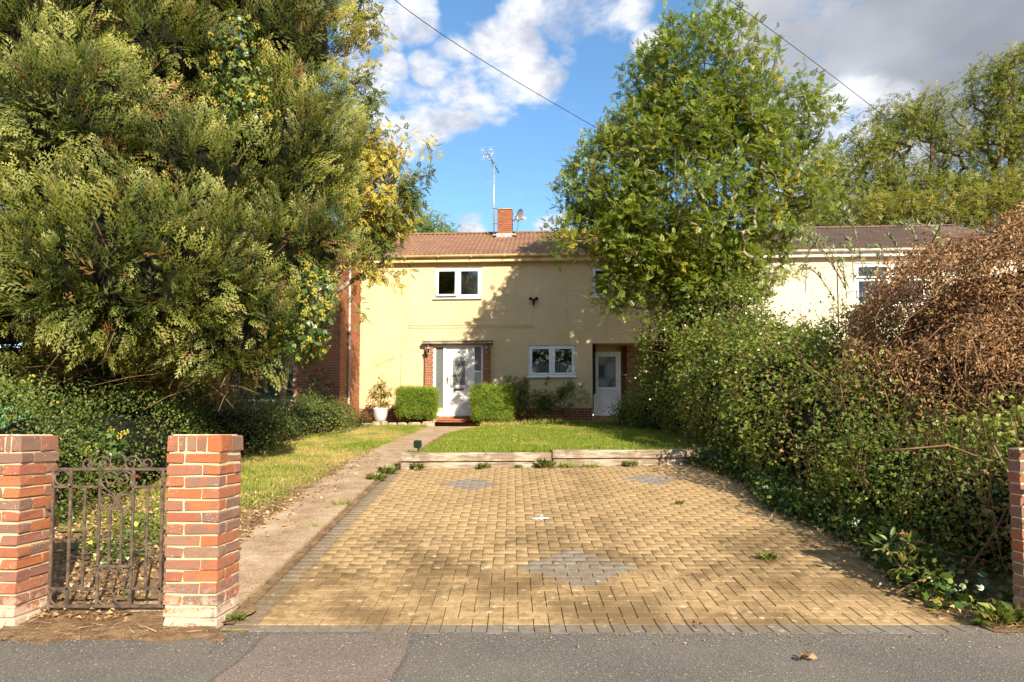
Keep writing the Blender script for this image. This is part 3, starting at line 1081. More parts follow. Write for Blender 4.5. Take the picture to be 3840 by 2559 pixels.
def wall_with_holes(name, m, parent, u0, u1, z0, z1, holes, rev=.10, d=0.0):
    us = sorted({u0, u1, *[h[0] for h in holes], *[h[1] for h in holes]})
    zs = sorted({z0, z1, *[h[2] for h in holes], *[h[3] for h in holes]})
    mb = MB()
    for a, b in zip(us, us[1:]):
        for c, e in zip(zs, zs[1:]):
            mu, mz = (a + b) / 2, (c + e) / 2
            if any(h[0] < mu < h[1] and h[2] < mz < h[3] for h in holes):
                continue
            mb.quad((a, d, c), (b, d, c), (b, d, e), (a, d, e))
    for h in holes:
        a, b, c, e = h[:4]
        r = h[4] if len(h) > 4 else rev
        mb.quad((a, d, c), (a, d, e), (a, d + r, e), (a, d + r, c))
        mb.quad((b, d, e), (b, d, c), (b, d + r, c), (b, d + r, e))
        mb.quad((a, d, e), (b, d, e), (b, d + r, e), (a, d + r, e))
        mb.quad((b, d, c), (a, d, c), (a, d + r, c), (b, d + r, c))
    # end walls and back
    mb.quad((u0, d + 6.6, z0), (u0, d, z0), (u0, d, z1), (u0, d + 6.6, z1))
    mb.quad((u1, d, z0), (u1, d + 6.6, z0), (u1, d + 6.6, z1), (u1, d, z1))
    mb.quad((u1, d + 6.6, z0), (u0, d + 6.6, z0), (u0, d + 6.6, z1), (u1, d + 6.6, z1))
    return mb.build(name, m, parent)


HOLES = [(-2.375, -.925, 5.40, 6.36), (.49, 1.93, 2.98, 3.94), (2.42, 3.62, 5.40, 6.32), (-2.42, -.85, 1.80, 3.97, .12), (2.43, 4.62, 1.45, 3.985, .75)]
wall_with_holes('wall', FACADE, house, -4.70, 6.3, 2.05, 6.62, HOLES)


def rect_frame(mb, a, b, c, e, w, d0, d1, ch=.004):
    mb.cbox(a, a + w, d0, d1, c, e, ch)
    mb.cbox(b - w, b, d0, d1, c, e, ch)
    mb.cbox(a + w, b - w, d0 + .001, d1 - .001, e - w, e, ch)
    mb.cbox(a + w, b - w, d0 + .001, d1 - .001, c, c + w, ch)


def window(parent, a, b, c, e, splits, d=.03, opened=None, room=True, vent=False, d_base=0.0, transom=None):
    mb = MB()
    rect_frame(mb, a + .004, b - .004, c + .004, e - .004, .055, d, d + .06)
    for s in splits:
        mb.cbox(s - .03, s + .03, d + .001, d + .058, c + .055, e - .055)
    win = mb.build('window', UPVC, parent)
    edges = [a + .05] + list(splits) + [b - .05]
    for i, (p, q) in enumerate(zip(edges, edges[1:])):
        x0, x1 = p + (.012 if i == 0 else .03), q - (.03 if i < len(edges) - 2 else .012)
        z0, z1 = c + .062, e - .062
        bands = [(z0, z1)] if transom is None else [(z0, transom - .02), (transom + .02, z1)]
        for (s0, s1) in bands:
            sm = MB()
            rect_frame(sm, 0, x1 - x0, 0, s1 - s0, .058, -.022, .028, .008)
            so = sm.build('sash', UPVC, win)
            so.location = (x0, d, s0)
            pm_ = MB().quad((.05, .004, .05), (x1 - x0 - .05, .004, .05), (x1 - x0 - .05, .004, s1 - s0 - .05), (.05, .004, s1 - s0 - .05))
            gl = pm_.build('pane', GLASS, win)
            gl.location = (x0, d, s0)
            if opened == i and s1 == z1:
                for o_ in (so, gl):
                    hgt = s1 - s0
                    o_.matrix_local = Matrix.Translation((x0, d - .012, s1)) @ Matrix.Rotation(rad(-4.5), 4, 'X') @ Matrix.Translation((0, 0, -hgt))
    MB().cbox(a - .05, b + .01, d - .10, d + .02, c - .035, c + .002, .006).build('sill', UPVC, win)
    if vent:
        for p, q in zip(edges, edges[1:]):
            MB().cbox(p + .12, q - .12, d - .012, d + .004, e - .045, e - .022, .003).build('trickle_vent', UPVC, win)
    if room:
        rm = MB()
        r0 = d_base + .13
        A, B, C_, E_ = a - .6, b + .6, c - .5, e + .25
        rm.quad((A, 2.2, C_), (B, 2.2, C_), (B, 2.2, E_), (A, 2.2, E_))
        rm.quad((A, r0, C_), (A, 2.2, C_), (A, 2.2, E_), (A, r0, E_))
        rm.quad((B, 2.2, C_), (B, r0, C_), (B, r0, E_), (B, 2.2, E_))
        rm.quad((A, r0, C_), (B, r0, C_), (B, 2.2, C_), (A, 2.2, C_))
        rm.quad((A, 2.2, E_), (B, 2.2, E_), (B, r0, E_), (A, r0, E_))
        rm.build('room_behind', ROOM, win)
    return win


w1 = window(house, -2.375, -.925, 5.40, 6.36, [-1.66], opened=0)
MB().quad((-1.62, .14, 5.45), (-1.0, .14, 5.45), (-1.0, .14, 6.33), (-1.62, .14, 6.33)).build('blind', BLIND, w1)
w2 = window(house, .49, 1.93, 2.98, 3.94, [1.213], vent=True)


def curtain(parent, u0, u1, z0, z1, d, waves):
    mb = MB()
    n = 60
    for i in range(n):
        a, b = u0 + (u1 - u0) * i / n, u0 + (u1 - u0) * (i + 1) / n
        f = lambda u: d + .025 * math.sin((u - u0) * waves)
        s0, s1 = .02 * math.sin(i * 1.1), .02 * math.sin((i + 1) * 1.1)
        mb.quad((a, f(a), z0), (b, f(b), z0), (b, f(b), z1 + s1), (a, f(a), z1 + s0), smooth=True)
    return mb.build('net_curtain', NET, parent)


curtain(w2, .53, 1.89, 3.02, 3.42, .15, 62)
w3 = window(house, 2.42, 3.62, 5.40, 6.32, [3.02], transom=6.02)

# plinth, piers and porch brickwork: mortar behind, each brick its own piece
house_bricks = []


def brick_face(lst, u0, u1, z0, z1, d, depth=.06, L=.215, h=.065, step=.225, rise=.075, start=0):
    k = 0
    z = z0
    while z + h <= z1 + 1e-3:
        u = u0
        off = (k + start) % 2
        i = 0
        while u < u1 - .02:
            w = L / 2 if (off and i == 0) else L
            w = min(w, u1 - u)
            if w > .03:
                lst.append(((u + w / 2, d + depth / 2, z + h / 2), (w, depth, h)))
            u += w + .010
            i += 1
        z += rise
        k += 1


MB().box(-4.70, 2.43, .006, .12, 1.40, 2.048).build('plinth_mortar', MORTAR_H, house)
brick_face(house_bricks, -4.70, -2.66, 1.585, 2.045, -.006)
brick_face(house_bricks, -.63, 2.425, 1.585, 2.045, -.006, start=1)
for a, b in ((-2.655, -2.395), (-.872, -.635)):
    MB().box(a + .006, b - .006, -.094, .10, 1.5, 3.955).build('pier_mortar', MORTAR_H, house)
    brick_face(house_bricks, a, b, 1.585, 3.965, -.10, .10, L=(b - a - .01) * .62)
# porch: recessed back wall with brick return
MB().box(3.36, 4.62, .66, .78, 1.45, 4.1).build('porch_mortar', MORTAR_H, house)
brick_face(house_bricks, 3.53, 4.62, 1.50, 3.98, .50, .06)
MB().box(3.536, 4.62, .506, .66, 1.45, 4.0).build('porch_mortar', MORTAR_H, house)
MB().box(3.345, 3.53, .645, .66, 1.45, 3.98).build('porch_return', BRICK_PLINTH, house)
MB().quad((2.43, .76, 3.80), (3.36, .76, 3.80), (3.36, .76, 4.0), (2.43, .76, 4.0)).build('porch_header', FACADE, house)
MB().box(2.40, 4.7, -.02, .80, 1.42, 1.80).build('porch_floor', STEPTILE, house)
house_bricks.sort(key=lambda b: (b[0][0] > 3.0, abs(b[0][0] + .5)))
for i, (c, s) in enumerate(house_bricks[:300]):
    m_ = BRICK_HOUSE if (c[1] < 0 and c[2] > 2.05) else BRICK_PLINTH
    brick_obj(house, c, s, m_, jit=.001, cham=.003)
if len(house_bricks) > 300:
    mb = MB()
    for c, s in house_bricks[300:]:
        mb.box(c[0] - s[0] / 2, c[0] + s[0] / 2, c[1] - s[1] / 2, c[1] + s[1] / 2, c[2] - s[2] / 2, c[2] + s[2] / 2)
    mb.build('porch_bricks', BRICK_PLINTH, house, kind='stuff')

# front door set
fd = MB()
rect_frame(fd, -2.395, -.866, 1.83, 3.965, .07, -.03, .06)
fd.cbox(-2.10, -2.012, -.028, .058, 1.90, 3.895)
fd.cbox(-1.225, -1.135, -.028, .058, 1.90, 3.895)
frame = fd.build('door_frame', UPVC, house)
MB().cbox(-2.42, -.85, -.16, .0, 1.795, 1.835, .006).build('threshold', UPVC, house)
for a, b in ((-2.325, -2.10), (-1.135, -.936)):
    MB().quad((a, .01, 1.90), (b, .01, 1.90), (b, .01, 3.895), (a, .01, 3.895)).build('sidelight', GLASS_OBS, frame)
MB().cbox(-1.135, -.936, .0, .012, 1.90, 3.13, .002).build('sidelight_panel', plain('sage_panel', (.40, .45, .36), .5), frame)
MB().cbox(-1.135, -.936, -.015, .02, 3.13, 3.17, .004).build('sidelight_bar', UPVC, frame)


def arch_poly(u0, u1, z0, zt, n=14):
    r = (u1 - u0) / 2
    cu, cz = (u0 + u1) / 2, zt - r
    return [(u0, z0), (u1, z0)] + [(cu + r * math.cos(math.pi * i / n), cz + r * math.sin(math.pi * i / n)) for i in range(n + 1)]


door = MB().cbox(-2.008, -1.228, .0, .05, 1.895, 3.895, .005).build('door', UPVC, house)


def moulding(u0, u1, z0, z1, t=.012, pr=.012):
    mb = MB()
    rect_frame(mb, u0, u1, z0, z1, t, -pr, .002, .003)
    return mb.build('door_moulding', UPVC, door)


moulding(-1.93, -1.306, 2.03, 3.835)
moulding(-1.872, -1.386, 2.18, 2.505)
moulding(-1.80, -1.46, 2.25, 2.44, .010, .016)
ap = arch_poly(-1.87, -1.37, 2.67, 3.70)
MB().tube([(u, -.006, z) for u, z in ap], .014, 6, True).build('arch_moulding', UPVC, door)
MB().prism(arch_poly(-1.806, -1.426, 2.742, 3.621), -.006, .004).build('arched_pane', GLASS_OBS, door)
ld = MB()
ld.tube([(u, -.008, z) for u, z in arch_poly(-1.775, -1.457, 2.775, 3.59)], .005, 4, True)
ld.tube([(-1.616, -.008, 2.745), (-1.616, -.008, 2.93)], .005, 4)
ld.tube([(-1.616, -.008, 3.44), (-1.616, -.008, 3.615)], .005, 4)
for z in (2.96, 3.18, 3.39):
    for a, b in ((-1.80, -1.73), (-1.50, -1.432)):
        ld.tube([(a, -.008, z), (b, -.008, z)], .0045, 4)
for k in (-1, 0, 1):
    for s in (-1, 1):
        pts = []
        for i in range(13):
            t = i / 12 * 2 - 1
            pts.append((-1.616 + s * (.10 * math.cos(t * 1.57) * (1 - .35 * abs(k)) * (1 if k == 0 else .9) + .05 * k * t), -.010, 3.185 + t * (.265 - .06 * abs(k)) + k * .05))
        ld.tube(pts, .0062, 4)
for k in range(-2, 3):
    ld.tube([(-1.70 + .02 * k, -.011, 3.20 + k * .045), (-1.58 + .03 * k, -.011, 3.10 + k * .05)], .0055, 4)
ld.build('leaded_motif', LEADC, door)
MB().cbox(-1.774, -1.471, -.014, .002, 2.569, 2.633, .004).build('letter_plate', BRASS, door)
kn = MB()
kn.tube([(-1.626, .0, 3.746), (-1.626, -.03, 3.746)], .03, 12)
kn.build('door_knocker', STEEL, door)
hd = MB()
hd.cbox(-1.988, -1.958, -.014, .0, 2.77, 2.99, .004)
hd.tube([(-1.973, -.014, 2.92), (-1.973, -.05, 2.92), (-1.965, -.055, 2.92), (-1.87, -.055, 2.915)], .009, 6)
hd.build('door_handle', BRASS, door)
lm = MB()
lm.cbox(-2.70, -.575, -.22, .0, 3.972, 4.055, .008)
lm.cbox(-2.72, -.56, -.24, .0, 4.055, 4.070, .003)
lm.build('door_lintel', LINTEL, house)

# side door in the porch
sd = MB()
rect_frame(sd, 2.50, 3.345, 1.81, 3.80, .06, .60, .66)
sdf = sd.build('door_frame', UPVC, house)
pd = MB()
rect_frame(pd, 2.565, 3.28, 1.87, 3.74, .09, .605, .655, .006)
pd.cbox(2.655, 3.19, .606, .654, 2.60, 2.70, .006)
sdoor = pd.build('door', UPVC, house)
MB().quad((2.65, .63, 2.69), (3.20, .63, 2.69), (3.20, .63, 3.66), (2.65, .63, 3.66)).build('obscured_pane', GLASS_OBS2, sdoor)
MB().cbox(2.65, 3.20, .63, .65, 1.95, 2.61, .002).build('door_panel', UPVC, sdoor)
for q in ((2.70, 3.14, 2.0, 2.56, .012), (2.76, 3.08, 2.06, 2.50, .012)):
    mb = MB()
    rect_frame(mb, q[0], q[1], q[2], q[3], q[4], .612, .632, .003)
    mb.build('door_moulding', UPVC, sdoor)
MB().tube([(3.22, .60, 2.83), (3.22, .565, 2.83), (3.10, .565, 2.83)], .009, 6).build('door_handle', ALU, sdoor)

# wiring clipped along the wall
for pts in ([(-3.24, -.012, 6.25), (-3.20, -.012, 6.0), (-3.21, -.012, 4.63), (-3.15, -.012, 4.575), (-1.5, -.012, 4.565), (.63, -.012, 4.56)], [(-3.2, -.012, 4.50), (-1.9, -.012, 4.49), (.75, -.012, 4.50)], [(-3.40, -.012, 6.3), (-3.40, -.012, 2.1)]):
    MB().tube(pts, .006, 5).build('wall_cable', FACADE, house)
# telephone bracket high on the yellow wall
MB().tube([(-3.32, 0, 6.32), (-3.32, -.10, 6.32), (-3.27, -.12, 6.28), (-3.33, -.10, 6.22), (-3.30, 0, 6.20)], .010, 6).build('cable_bracket', SOFFIT, house)
MB().tube([(.30, 0, 6.36), (.30, -.06, 6.40), (.34, -.08, 6.34), (.31, -.02, 6.28)], .008, 6).build('wall_hook', SOFFIT, house)


# ------------------------------------------------------------------ roofs
def tile_mesh(w, L, m):
    prof = []
    n = 12
    for i in range(n + 1):
        t = i / n
        ph = (t * 2) % 1.0 if t < 1 else 0.0
        zz = .030 * max(0, math.sin(math.pi * min(1, ph / .62))) if ph < .62 else 0.0
        prof.append((t * w, zz))
    V, Fc = [], []
    for (x, z) in prof:
        V += [(x, 0, z - .022), (x, 0, z), (x, L, z)]
    for i in range(n):
        a, b = i * 3, (i + 1) * 3
        Fc.append((a, b, b + 1, a + 1))
        Fc.append((a + 1, b + 1, b + 2, a + 2))
    me = bpy.data.meshes.new('roof_tile')
    me.from_pydata(V, [], Fc)
    me.materials.append(m)
    return me


E_D, E_Z, R_D, R_Z = -.22, 6.715, 3.40, 8.47
r_ang = math.atan2(R_Z - E_Z, R_D - E_D)
r_len = math.hypot(R_Z - E_Z, R_D - E_D)


def roof(parent, u0, u1, m, vis0, vis1, maxn):
    rows = 11
    gauge = r_len / rows
    tw = .30
    me = tile_mesh(tw, gauge * 1.12, m)
    deck = MB()
    deck.quad((u0, E_D + .02, E_Z - .055), (u1, E_D + .02, E_Z - .055), (u1, R_D, R_Z - .05), (u0, R_D, R_Z - .05))
    deck.quad((u1, R_D + 3.76, E_Z - .055), (u0, R_D + 3.76, E_Z - .055), (u0, R_D, R_Z - .05), (u1, R_D, R_Z - .05))
    rf = deck.build('roof', m, parent)
    n = 0
    mb_v, mb_f = [], []
    base = np.array([v.co[:] for v in me.vertices])
    bf = [tuple(p.vertices) for p in me.polygons]
    cols = int(math.ceil((u1 - u0) / tw))
    for r in range(rows):
        for c in range(cols):
            u = u0 + c * tw
            d = E_D + math.cos(r_ang) * gauge * r
            z = E_Z + math.sin(r_ang) * gauge * r
            mt = Matrix.Translation((u, d, z + R.uniform(-.003, .003))) @ Matrix.Rotation(r_ang - .035 + R.gauss(0, .004), 4, 'X') @ Matrix.Rotation(R.gauss(0, .004), 4, 'Z')
            if vis0 <= u < vis1 and n < maxn:
                o = ob('roof_tile', me, None, rf)
                o.matrix_local = mt
                n += 1
            else:
                b = len(mb_v)
                mb_v += [tuple(mt @ Vector(v)) for v in base]
                mb_f += [tuple(b + i for i in f) for f in bf]
    if mb_v:
        ob('hidden_tiles', np_mesh('tiles', mb_v, mb_f), m, rf, kind='stuff')
    u = u0
    while u < u1 - .05:
        mb = MB()
        k = 8
        l = min(.44, u1 - u)
        for i in range(k):
            a0, a1 = math.pi * i / k, math.pi * (i + 1) / k
            p = lambda a, uu: (uu, R_D - .12 * math.cos(a), R_Z - .03 + .085 * math.sin(a))
            mb.quad(p(a0, u + .008), p(a0, u + l), p(a1, u + l), p(a1, u + .008), smooth=True)
        mb.quad(*[(u + .008, R_D - .12 * math.cos(math.pi * i / k), R_Z - .03 + .085 * math.sin(math.pi * i / k)) for i in range(k + 1)])
        mb.build('ridge_tile', m, rf)
        u += .45
    return rf


def gutter(parent, u0, u1, m):
    mb = MB()
    n = 8
    y, z, r = E_D - .045, E_Z - .045, .062
    for i in range(n):
        a0, a1 = math.pi + math.pi * i / n, math.pi + math.pi * (i + 1) / n
        p = lambda a, u: (u, y + r * math.cos(a), z + r * math.sin(a))
        mb.quad(p(a1, u0), p(a1, u1), p(a0, u1), p(a0, u0), smooth=True)
    mb.tube([(u0, y - r, z), (u1, y - r, z)], .008, 6)
    g = mb.build('gutter', m, parent)
    f = MB()
    f.cbox(u0, u1, E_D + .03, E_D + .055, E_Z - .23, E_Z - .03, .004)
    f.quad((u0, E_D + .055, E_Z - .225), (u0, .01, E_Z - .205), (u1, .01, E_Z - .205), (u1, E_D + .055, E_Z - .225))
    f.build('soffit_board', m, parent)
    u = u0 + .5
    while u < u1:
        MB().cbox(u - .012, u + .012, y - r - .010, y + r, z - r - .012, z - r + .012, .003).build('gutter_bracket', m, g)
        u += 1.0


roof(house, -4.80, 6.30, TILE, -4.9, 3.2, 300)
gutter(house, -4.72, 6.30, SOFFIT)
roof(nbr_r, 6.35, 15.2, TILE_DK, 7.6, 13.6, 230)
gutter(nbr_r, 6.32, 15.2, SOFFIT_R)
wall_with_holes('wall', FACADE_R, nbr_r, 6.31, 15.2, 1.40, 6.62, [(10.2, 12.3, 5.05, 6.33)])
wr = window(nbr_r, 10.2, 12.3, 5.05, 6.33, [11.25], transom=5.86)
MB().quad((10.25, .2, 5.85), (12.2, .2, 5.85), (12.2, .2, 6.3), (10.25, .2, 6.3)).build('blind', BLIND, wr)
MB().tube([(9.86, .0, 6.36), (9.86, -.12, 6.36), (9.86, -.13, 6.28), (9.86, 0, 6.26)], .012, 6).build('cable_bracket', STEEL, nbr_r)
MB().tube([(9.84, -.015, 6.28), (9.72, -.015, 6.18), (9.70, -.015, 6.0), (9.71, -.015, 4.3)], .010, 5).build('wall_cable', CABLE, nbr_r)

# chimney
CH = MB().box(-.640, -.146, 2.664, 3.25, 7.9, 9.05).build('chimney', MORTAR_H, house)
chb = []
brick_face(chb, -.65, -.136, 8.17, 9.09, 2.65, .10, L=.165, step=.18)
for c, s in chb:
    brick_obj(CH, c, s, BRICK_HOUSE, jit=.002, cham=.003)
for side, u in ((0, -.65), (1, -.136)):
    for k in range(12):
        brick_obj(CH, (u + (.05 if side == 0 else -.05), 2.87 + .24 * ((k % 2) * .5), 8.17 + k * .075 + .0325), (.10, .215, .065), BRICK_HOUSE, jit=.002, cham=.003)
        brick_obj(CH, (u + (.05 if side == 0 else -.05), 3.11 + .20 * ((k % 2) * .2), 8.17 + k * .075 + .0325), (.10, .20, .065), BRICK_HOUSE, jit=.002, cham=.003)
fl = MB()
fl.cbox(-.68, -.11, 2.575, 2.66, 8.06, 8.215, .006)
fl.cbox(-.80, -.66, 2.52, 3.05, 8.12, 8.175, .006)
fl.cbox(-.12, .02, 2.52, 3.05, 8.12, 8.175, .006)
fl.build('flashing', LEAD, CH)
MB().cbox(-.66, -.126, 2.64, 3.27, 9.085, 9.115, .01).build('flaunching', MORTAR_H, CH)

# television aerial
AU, AD = -.775, 2.70
aer = empty('television_aerial', tuple(hw(AU, AD, 8.28)), -HA, label='tall silver television aerial mast strapped to the chimney', cat='aerial')
MB().tube([(0, 0, 0), (0, 0, 2.42)], .024, 10).build('mast', ALU, aer)
for z in (.30, .85):
    mb = MB().tube([(-.03, -.02, z), (.14, -.035, z), (.30, -.05, z - .02)], .012, 6)
    mb.tube([(.13, -.03, z), (.22, -.06, z + (.18 if z < .5 else -.18))], .010, 6)
    mb.build('mast_bracket', STEEL, aer)
for z in (1.15, 1.45, 1.75, 2.05):
    MB().tube([(0, 0, z), (0, 0, z + .014)], .0255, 8).build('clip', BLACK, aer)
boom0, boom1 = Vector((.15, .25, 2.22)), Vector((-.24, -.35, 2.80))
MB().tube([boom0, boom1], .016, 6).build('boom', STEEL, aer)
MB().tube([Vector((0, 0, 2.30)), boom0.lerp(boom1, .62) + Vector((0, 0, -.03))], .010, 6).build('brace', STEEL, aer)
ax = (boom1 - boom0).normalized()
sx = ax.cross(Vector((0, 0, 1))).normalized()
for k in range(7):
    c = boom0.lerp(boom1, .05 + .13 * k)
    MB().tube([c - sx * .13, c + sx * .13], .0045, 5).build('element', STEEL, aer)
for dx, z0, z1 in ((-.34, 2.78, 2.93), (-.05, 2.78, 2.96), (-.30, 2.52, 2.70), (-.17, 2.52, 2.72), (-.02, 2.55, 2.73)):
    mb = MB().tube([(dx - .05, -.2, z0), (dx - .05, -.2, z1)], .010, 5)
    for z in np.linspace(z0, z1, 3):
        mb.tube([(dx - .13, -.2, z), (dx + .06, -.2, z)], .0045, 4)
    mb.build('reflector', ALU, aer)
MB().tube([(-.36, -.2, 2.74), (.05, -.2, 2.74)], .008, 5).build('reflector_bar', ALU, aer)

# satellite dish
sdh = empty('satellite_dish', tuple(hw(-.12, 2.80, 8.70)), -HA, label='small grey satellite dish fixed to the chimney side', cat='satellite dish')
MB().tube([(-.04, 0, .0), (.06, -.05, .02), (.14, -.08, .12)], .018, 6).build('wall_arm', STEEL, sdh)
mb = MB()
n, m2 = 20, 6
M0 = Matrix.Translation((.20, -.14, .16)) @ Matrix.Rotation(rad(62), 4, 'Z') @ Matrix.Rotation(rad(22), 4, 'X')
ringsd = []
for i in range(m2 + 1):
    r = i / m2
    ringsd.append([M0 @ Vector((.20 * r * math.cos(2 * math.pi * k / n), -.06 * r * r, .24 * r * math.sin(2 * math.pi * k / n))) for k in range(n)])
for a, b in zip(ringsd, ringsd[1:]):
    for k in range(n):
        mb.quad(a[k], a[(k + 1) % n], b[(k + 1) % n], b[k], smooth=True)
        mb.quad(*[p + (M0.to_3x3() @ Vector((0, .008, 0))) for p in (b[k], b[(k + 1) % n], a[(k + 1) % n], a[k])], smooth=True)
mb.build('reflector', DISH, sdh)
MB().cbox(.10, .18, -.17, -.12, .02, .18, .008).build('mount_plate', UPVC, sdh)
MB().tube([(.18, -.20, -.05), (.38, -.30, -.02)], .012, 6).build('feed_arm', STEEL, sdh)
MB().tube([(.34, -.28, .03), (.47, -.33, -.03)], .035, 8).build('receiver', UPVC, sdh)
MB().tube([(.2, -.15, -.04), (.19, -.1, -.2), (.14, -.15, -.40)], .008, 5).build('cable', CABLE, sdh)

# ------------------------------------------------------------------ left neighbour: brick, each course laid
LF = -1.93
wall_l = MB()
LH = [(-7.7, -5.95, 2.15, 3.45)]
us = [-10.5, -7.7, -5.95, -4.686]
zs = [1.2, 2.15, 3.45, 6.6]
for i in range(3):
    for j in range(3):
        if i == 1 and j == 1:
            continue
        wall_l.quad((us[i], LF + .006, zs[j]), (us[i + 1], LF + .006, zs[j]), (us[i + 1], LF + .006, zs[j + 1]), (us[i], LF + .006, zs[j + 1]))
for a, b, c, e in LH:
    wall_l.quad((a, LF, c), (a, LF, e), (a, LF + .12, e), (a, LF + .12, c))
    wall_l.quad((b, LF, e), (b, LF, c), (b, LF + .12, c), (b, LF + .12, e))
    wall_l.quad((a, LF, e), (b, LF, e), (b, LF + .12, e), (a, LF + .12, e))
wall_l.quad((-4.686, LF + .006, 1.2), (-4.686, 0, 1.2), (-4.686, 0, 6.6), (-4.686, LF + .006, 6.6))
wall_l.quad((-10.5, 5, 1.2), (-10.5, LF, 1.2), (-10.5, LF, 6.6), (-10.5, 5, 6.6))
wall_l.build('wall', MORTAR_H, nbr_l)
LB = []
k = 0
z = 1.32
while z < 6.5:
    fu = -4.68 - (0 if k % 2 == 0 else .1125)
    while fu > -10.4:
        w = .215
        if not (z > 2.08 and z < 3.46 and fu - w / 2 < -5.95 and fu - w / 2 > -7.7):
            LB.append(((fu - w / 2, LF + .051, z + .0325), (w, .1025, .065)))
        fu -= .225
    dd = LF + (.1125 if k % 2 == 0 else 0)
    while dd < -.02:
        w = min(.215, -.004 - dd)
        if w > .03:
            LB.append(((-4.68 - .051, dd + w / 2, z + .0325), (.1025, w, .065)))
        dd += .225
    z += .075
    k += 1
LB.sort(key=lambda b: (b[0][0] < -5.6, b[0][2] > 5.0, b[0][2] < 1.55, abs(b[0][0] + 4.7) * 1.0 + abs(b[0][2] - 3.0) * .4))
for c, s in LB[:300]:
    brick_obj(nbr_l, c, s, BRICK_HOUSE, jit=.002, cham=.003)
mb = MB()
for c, s in LB[300:]:
    mb.box(c[0] - s[0] / 2, c[0] + s[0] / 2, c[1] - s[1] / 2, c[1] + s[1] / 2, c[2] - s[2] / 2, c[2] + s[2] / 2)
mb.build('wall_bricks', BRICK_HOUSE, nbr_l, kind='stuff')
wl = MB()
rect_frame(wl, -7.69, -5.96, 2.16, 3.44, .06, LF + .05, LF + .11)
wl.cbox(-6.42, -6.36, LF + .051, LF + .109, 2.2, 3.4)
wlo = wl.build('window', UPVC, nbr_l)
MB().quad((-7.65, LF + .08, 2.2), (-6.0, LF + .08, 2.2), (-6.0, LF + .08, 3.4), (-7.65, LF + .08, 3.4)).build('pane', GLASS, wlo)
MB().quad((-7.65, LF + .3, 2.1), (-5.9, LF + .3, 2.1), (-5.9, LF + .3, 3.5), (-7.65, LF + .3, 3.5)).build('blind', BLIND, wlo)
rl = MB()
rl.quad((-10.6, LF - .3, 6.58), (-4.60, LF - .3, 6.58), (-4.60, 2.2, 8.0), (-10.6, 2.2, 8.0))
rl.quad((-10.6, 5.0, 6.6), (-4.60, 5.0, 6.6), (-4.60, 2.2, 7.995), (-10.6, 2.2, 7.995))
rl.quad((-4.62, LF - .3, 6.55), (-4.62, 5.0, 6.55), (-4.62, 2.2, 7.97))
rl.build('roof', TILE, nbr_l)
dp = MB()
dp.tube([(-4.64, LF + .70, 1.55), (-4.64, LF + .70, 2.35), (-4.635, LF + .66, 5.0), (-4.64, LF + .65, 6.5)], .034, 10)
for z in (2.45, 4.1, 5.7):
    dp.tube([(-4.637, LF + .68, z), (-4.637, LF + .68, z + .08)], .043, 10)
dp.build('downpipe', plain('flaking_white_pipe', (.58, .52, .46), .7, 0, .3, .5, 9), nbr_l)

# ------------------------------------------------------------------ steps
steps = empty('front_steps', tuple(HO), -HA, label='tiled brick steps leading up to the white front door', cat='steps')
MB().cbox(-2.42, -.96, -1.03, -.30, 1.515, 1.556, .008).build('tread', STEPTILE, steps)
MB().cbox(-2.22, -1.05, -.70, -.12, 1.648, 1.686, .008).build('tread', STEPTILE, steps)
MB().box(-2.39, -.99, -.99, -.10, 1.30, 1.513).build('mortar_core', MORTAR_H, steps)
MB().box(-2.19, -1.08, -.67, -.06, 1.516, 1.646).build('mortar_core', MORTAR_H, steps)
MB().box(-2.38, -.88, -.14, .0, 1.55, 1.793).build('mortar_core', MORTAR_H, steps)
u = -2.39
while u < -1.03:
    brick_obj(steps, (u + .0325, -.985, 1.455), (.065, .03, .115), BRICK_HOUSE, jit=.001, cham=.003)
    u += .075
for r in range(2):
    u = -2.37 + (.11 if r else 0)
    while u < -1.0:
        brick_obj(steps, (u + .1075, -.135, 1.725 + r * .0 + .0), (.215, .03, .065), BRICK_HOUSE, jit=.001, cham=.003) if r == 0 else None
        u += .225
u = -2.19
while u < -1.2:
    brick_obj(steps, (u + .1075, -.665, 1.61), (.215, .03, .065), BRICK_HOUSE, jit=.001, cham=.003)
    u += .225

# rubble edging stones either side of the steps
def stone_edge(x0, x1, y, label, z=1.43, h=.17):
    root = empty('stone_edging', (x0, y, z), label=label, cat='edging', group='low rubble edgings by the steps')
    x = 0.0
    while x < x1 - x0:
        w = R.uniform(.18, .42)
        V, Fc = [], []
        n = 10
        hh = h * R.uniform(.75, 1.1)
        mb = MB()
        rings = []
        for t in (-.1, .15, .5, .85, 1.0):
            rr = []
            for k in range(n):
                a = 2 * math.pi * k / n
                q = 1 + .18 * noise.noise((x * 5 + math.cos(a) * 2, t * 3, math.sin(a) * 2))
                sc_ = (1.0 if t < .9 else .75) * q
                ca, sa = math.cos(a), math.sin(a)
                e = max(abs(ca), abs(sa)) ** .6
                rr.append((x + w / 2 + ca / e * w * .49 * sc_, .11 * sa / e * sc_, t * hh))
            rings.append(rr)
        for a, b in zip(rings, rings[1:]):
            for k in range(n):
                mb.quad(a[k], a[(k + 1) % n], b[(k + 1) % n], b[k])
        mb.quad(*rings[-1])
        mb.build('stone', STONE, root)
        x += w + .005
    return root


stone_edge(-4.45, -2.45, 18.66, 'low pale rubble edging below the potted plant')
stone_edge(-.85, 3.9, 18.70, 'low rubble edging under the rose bushes', 1.42, .14)

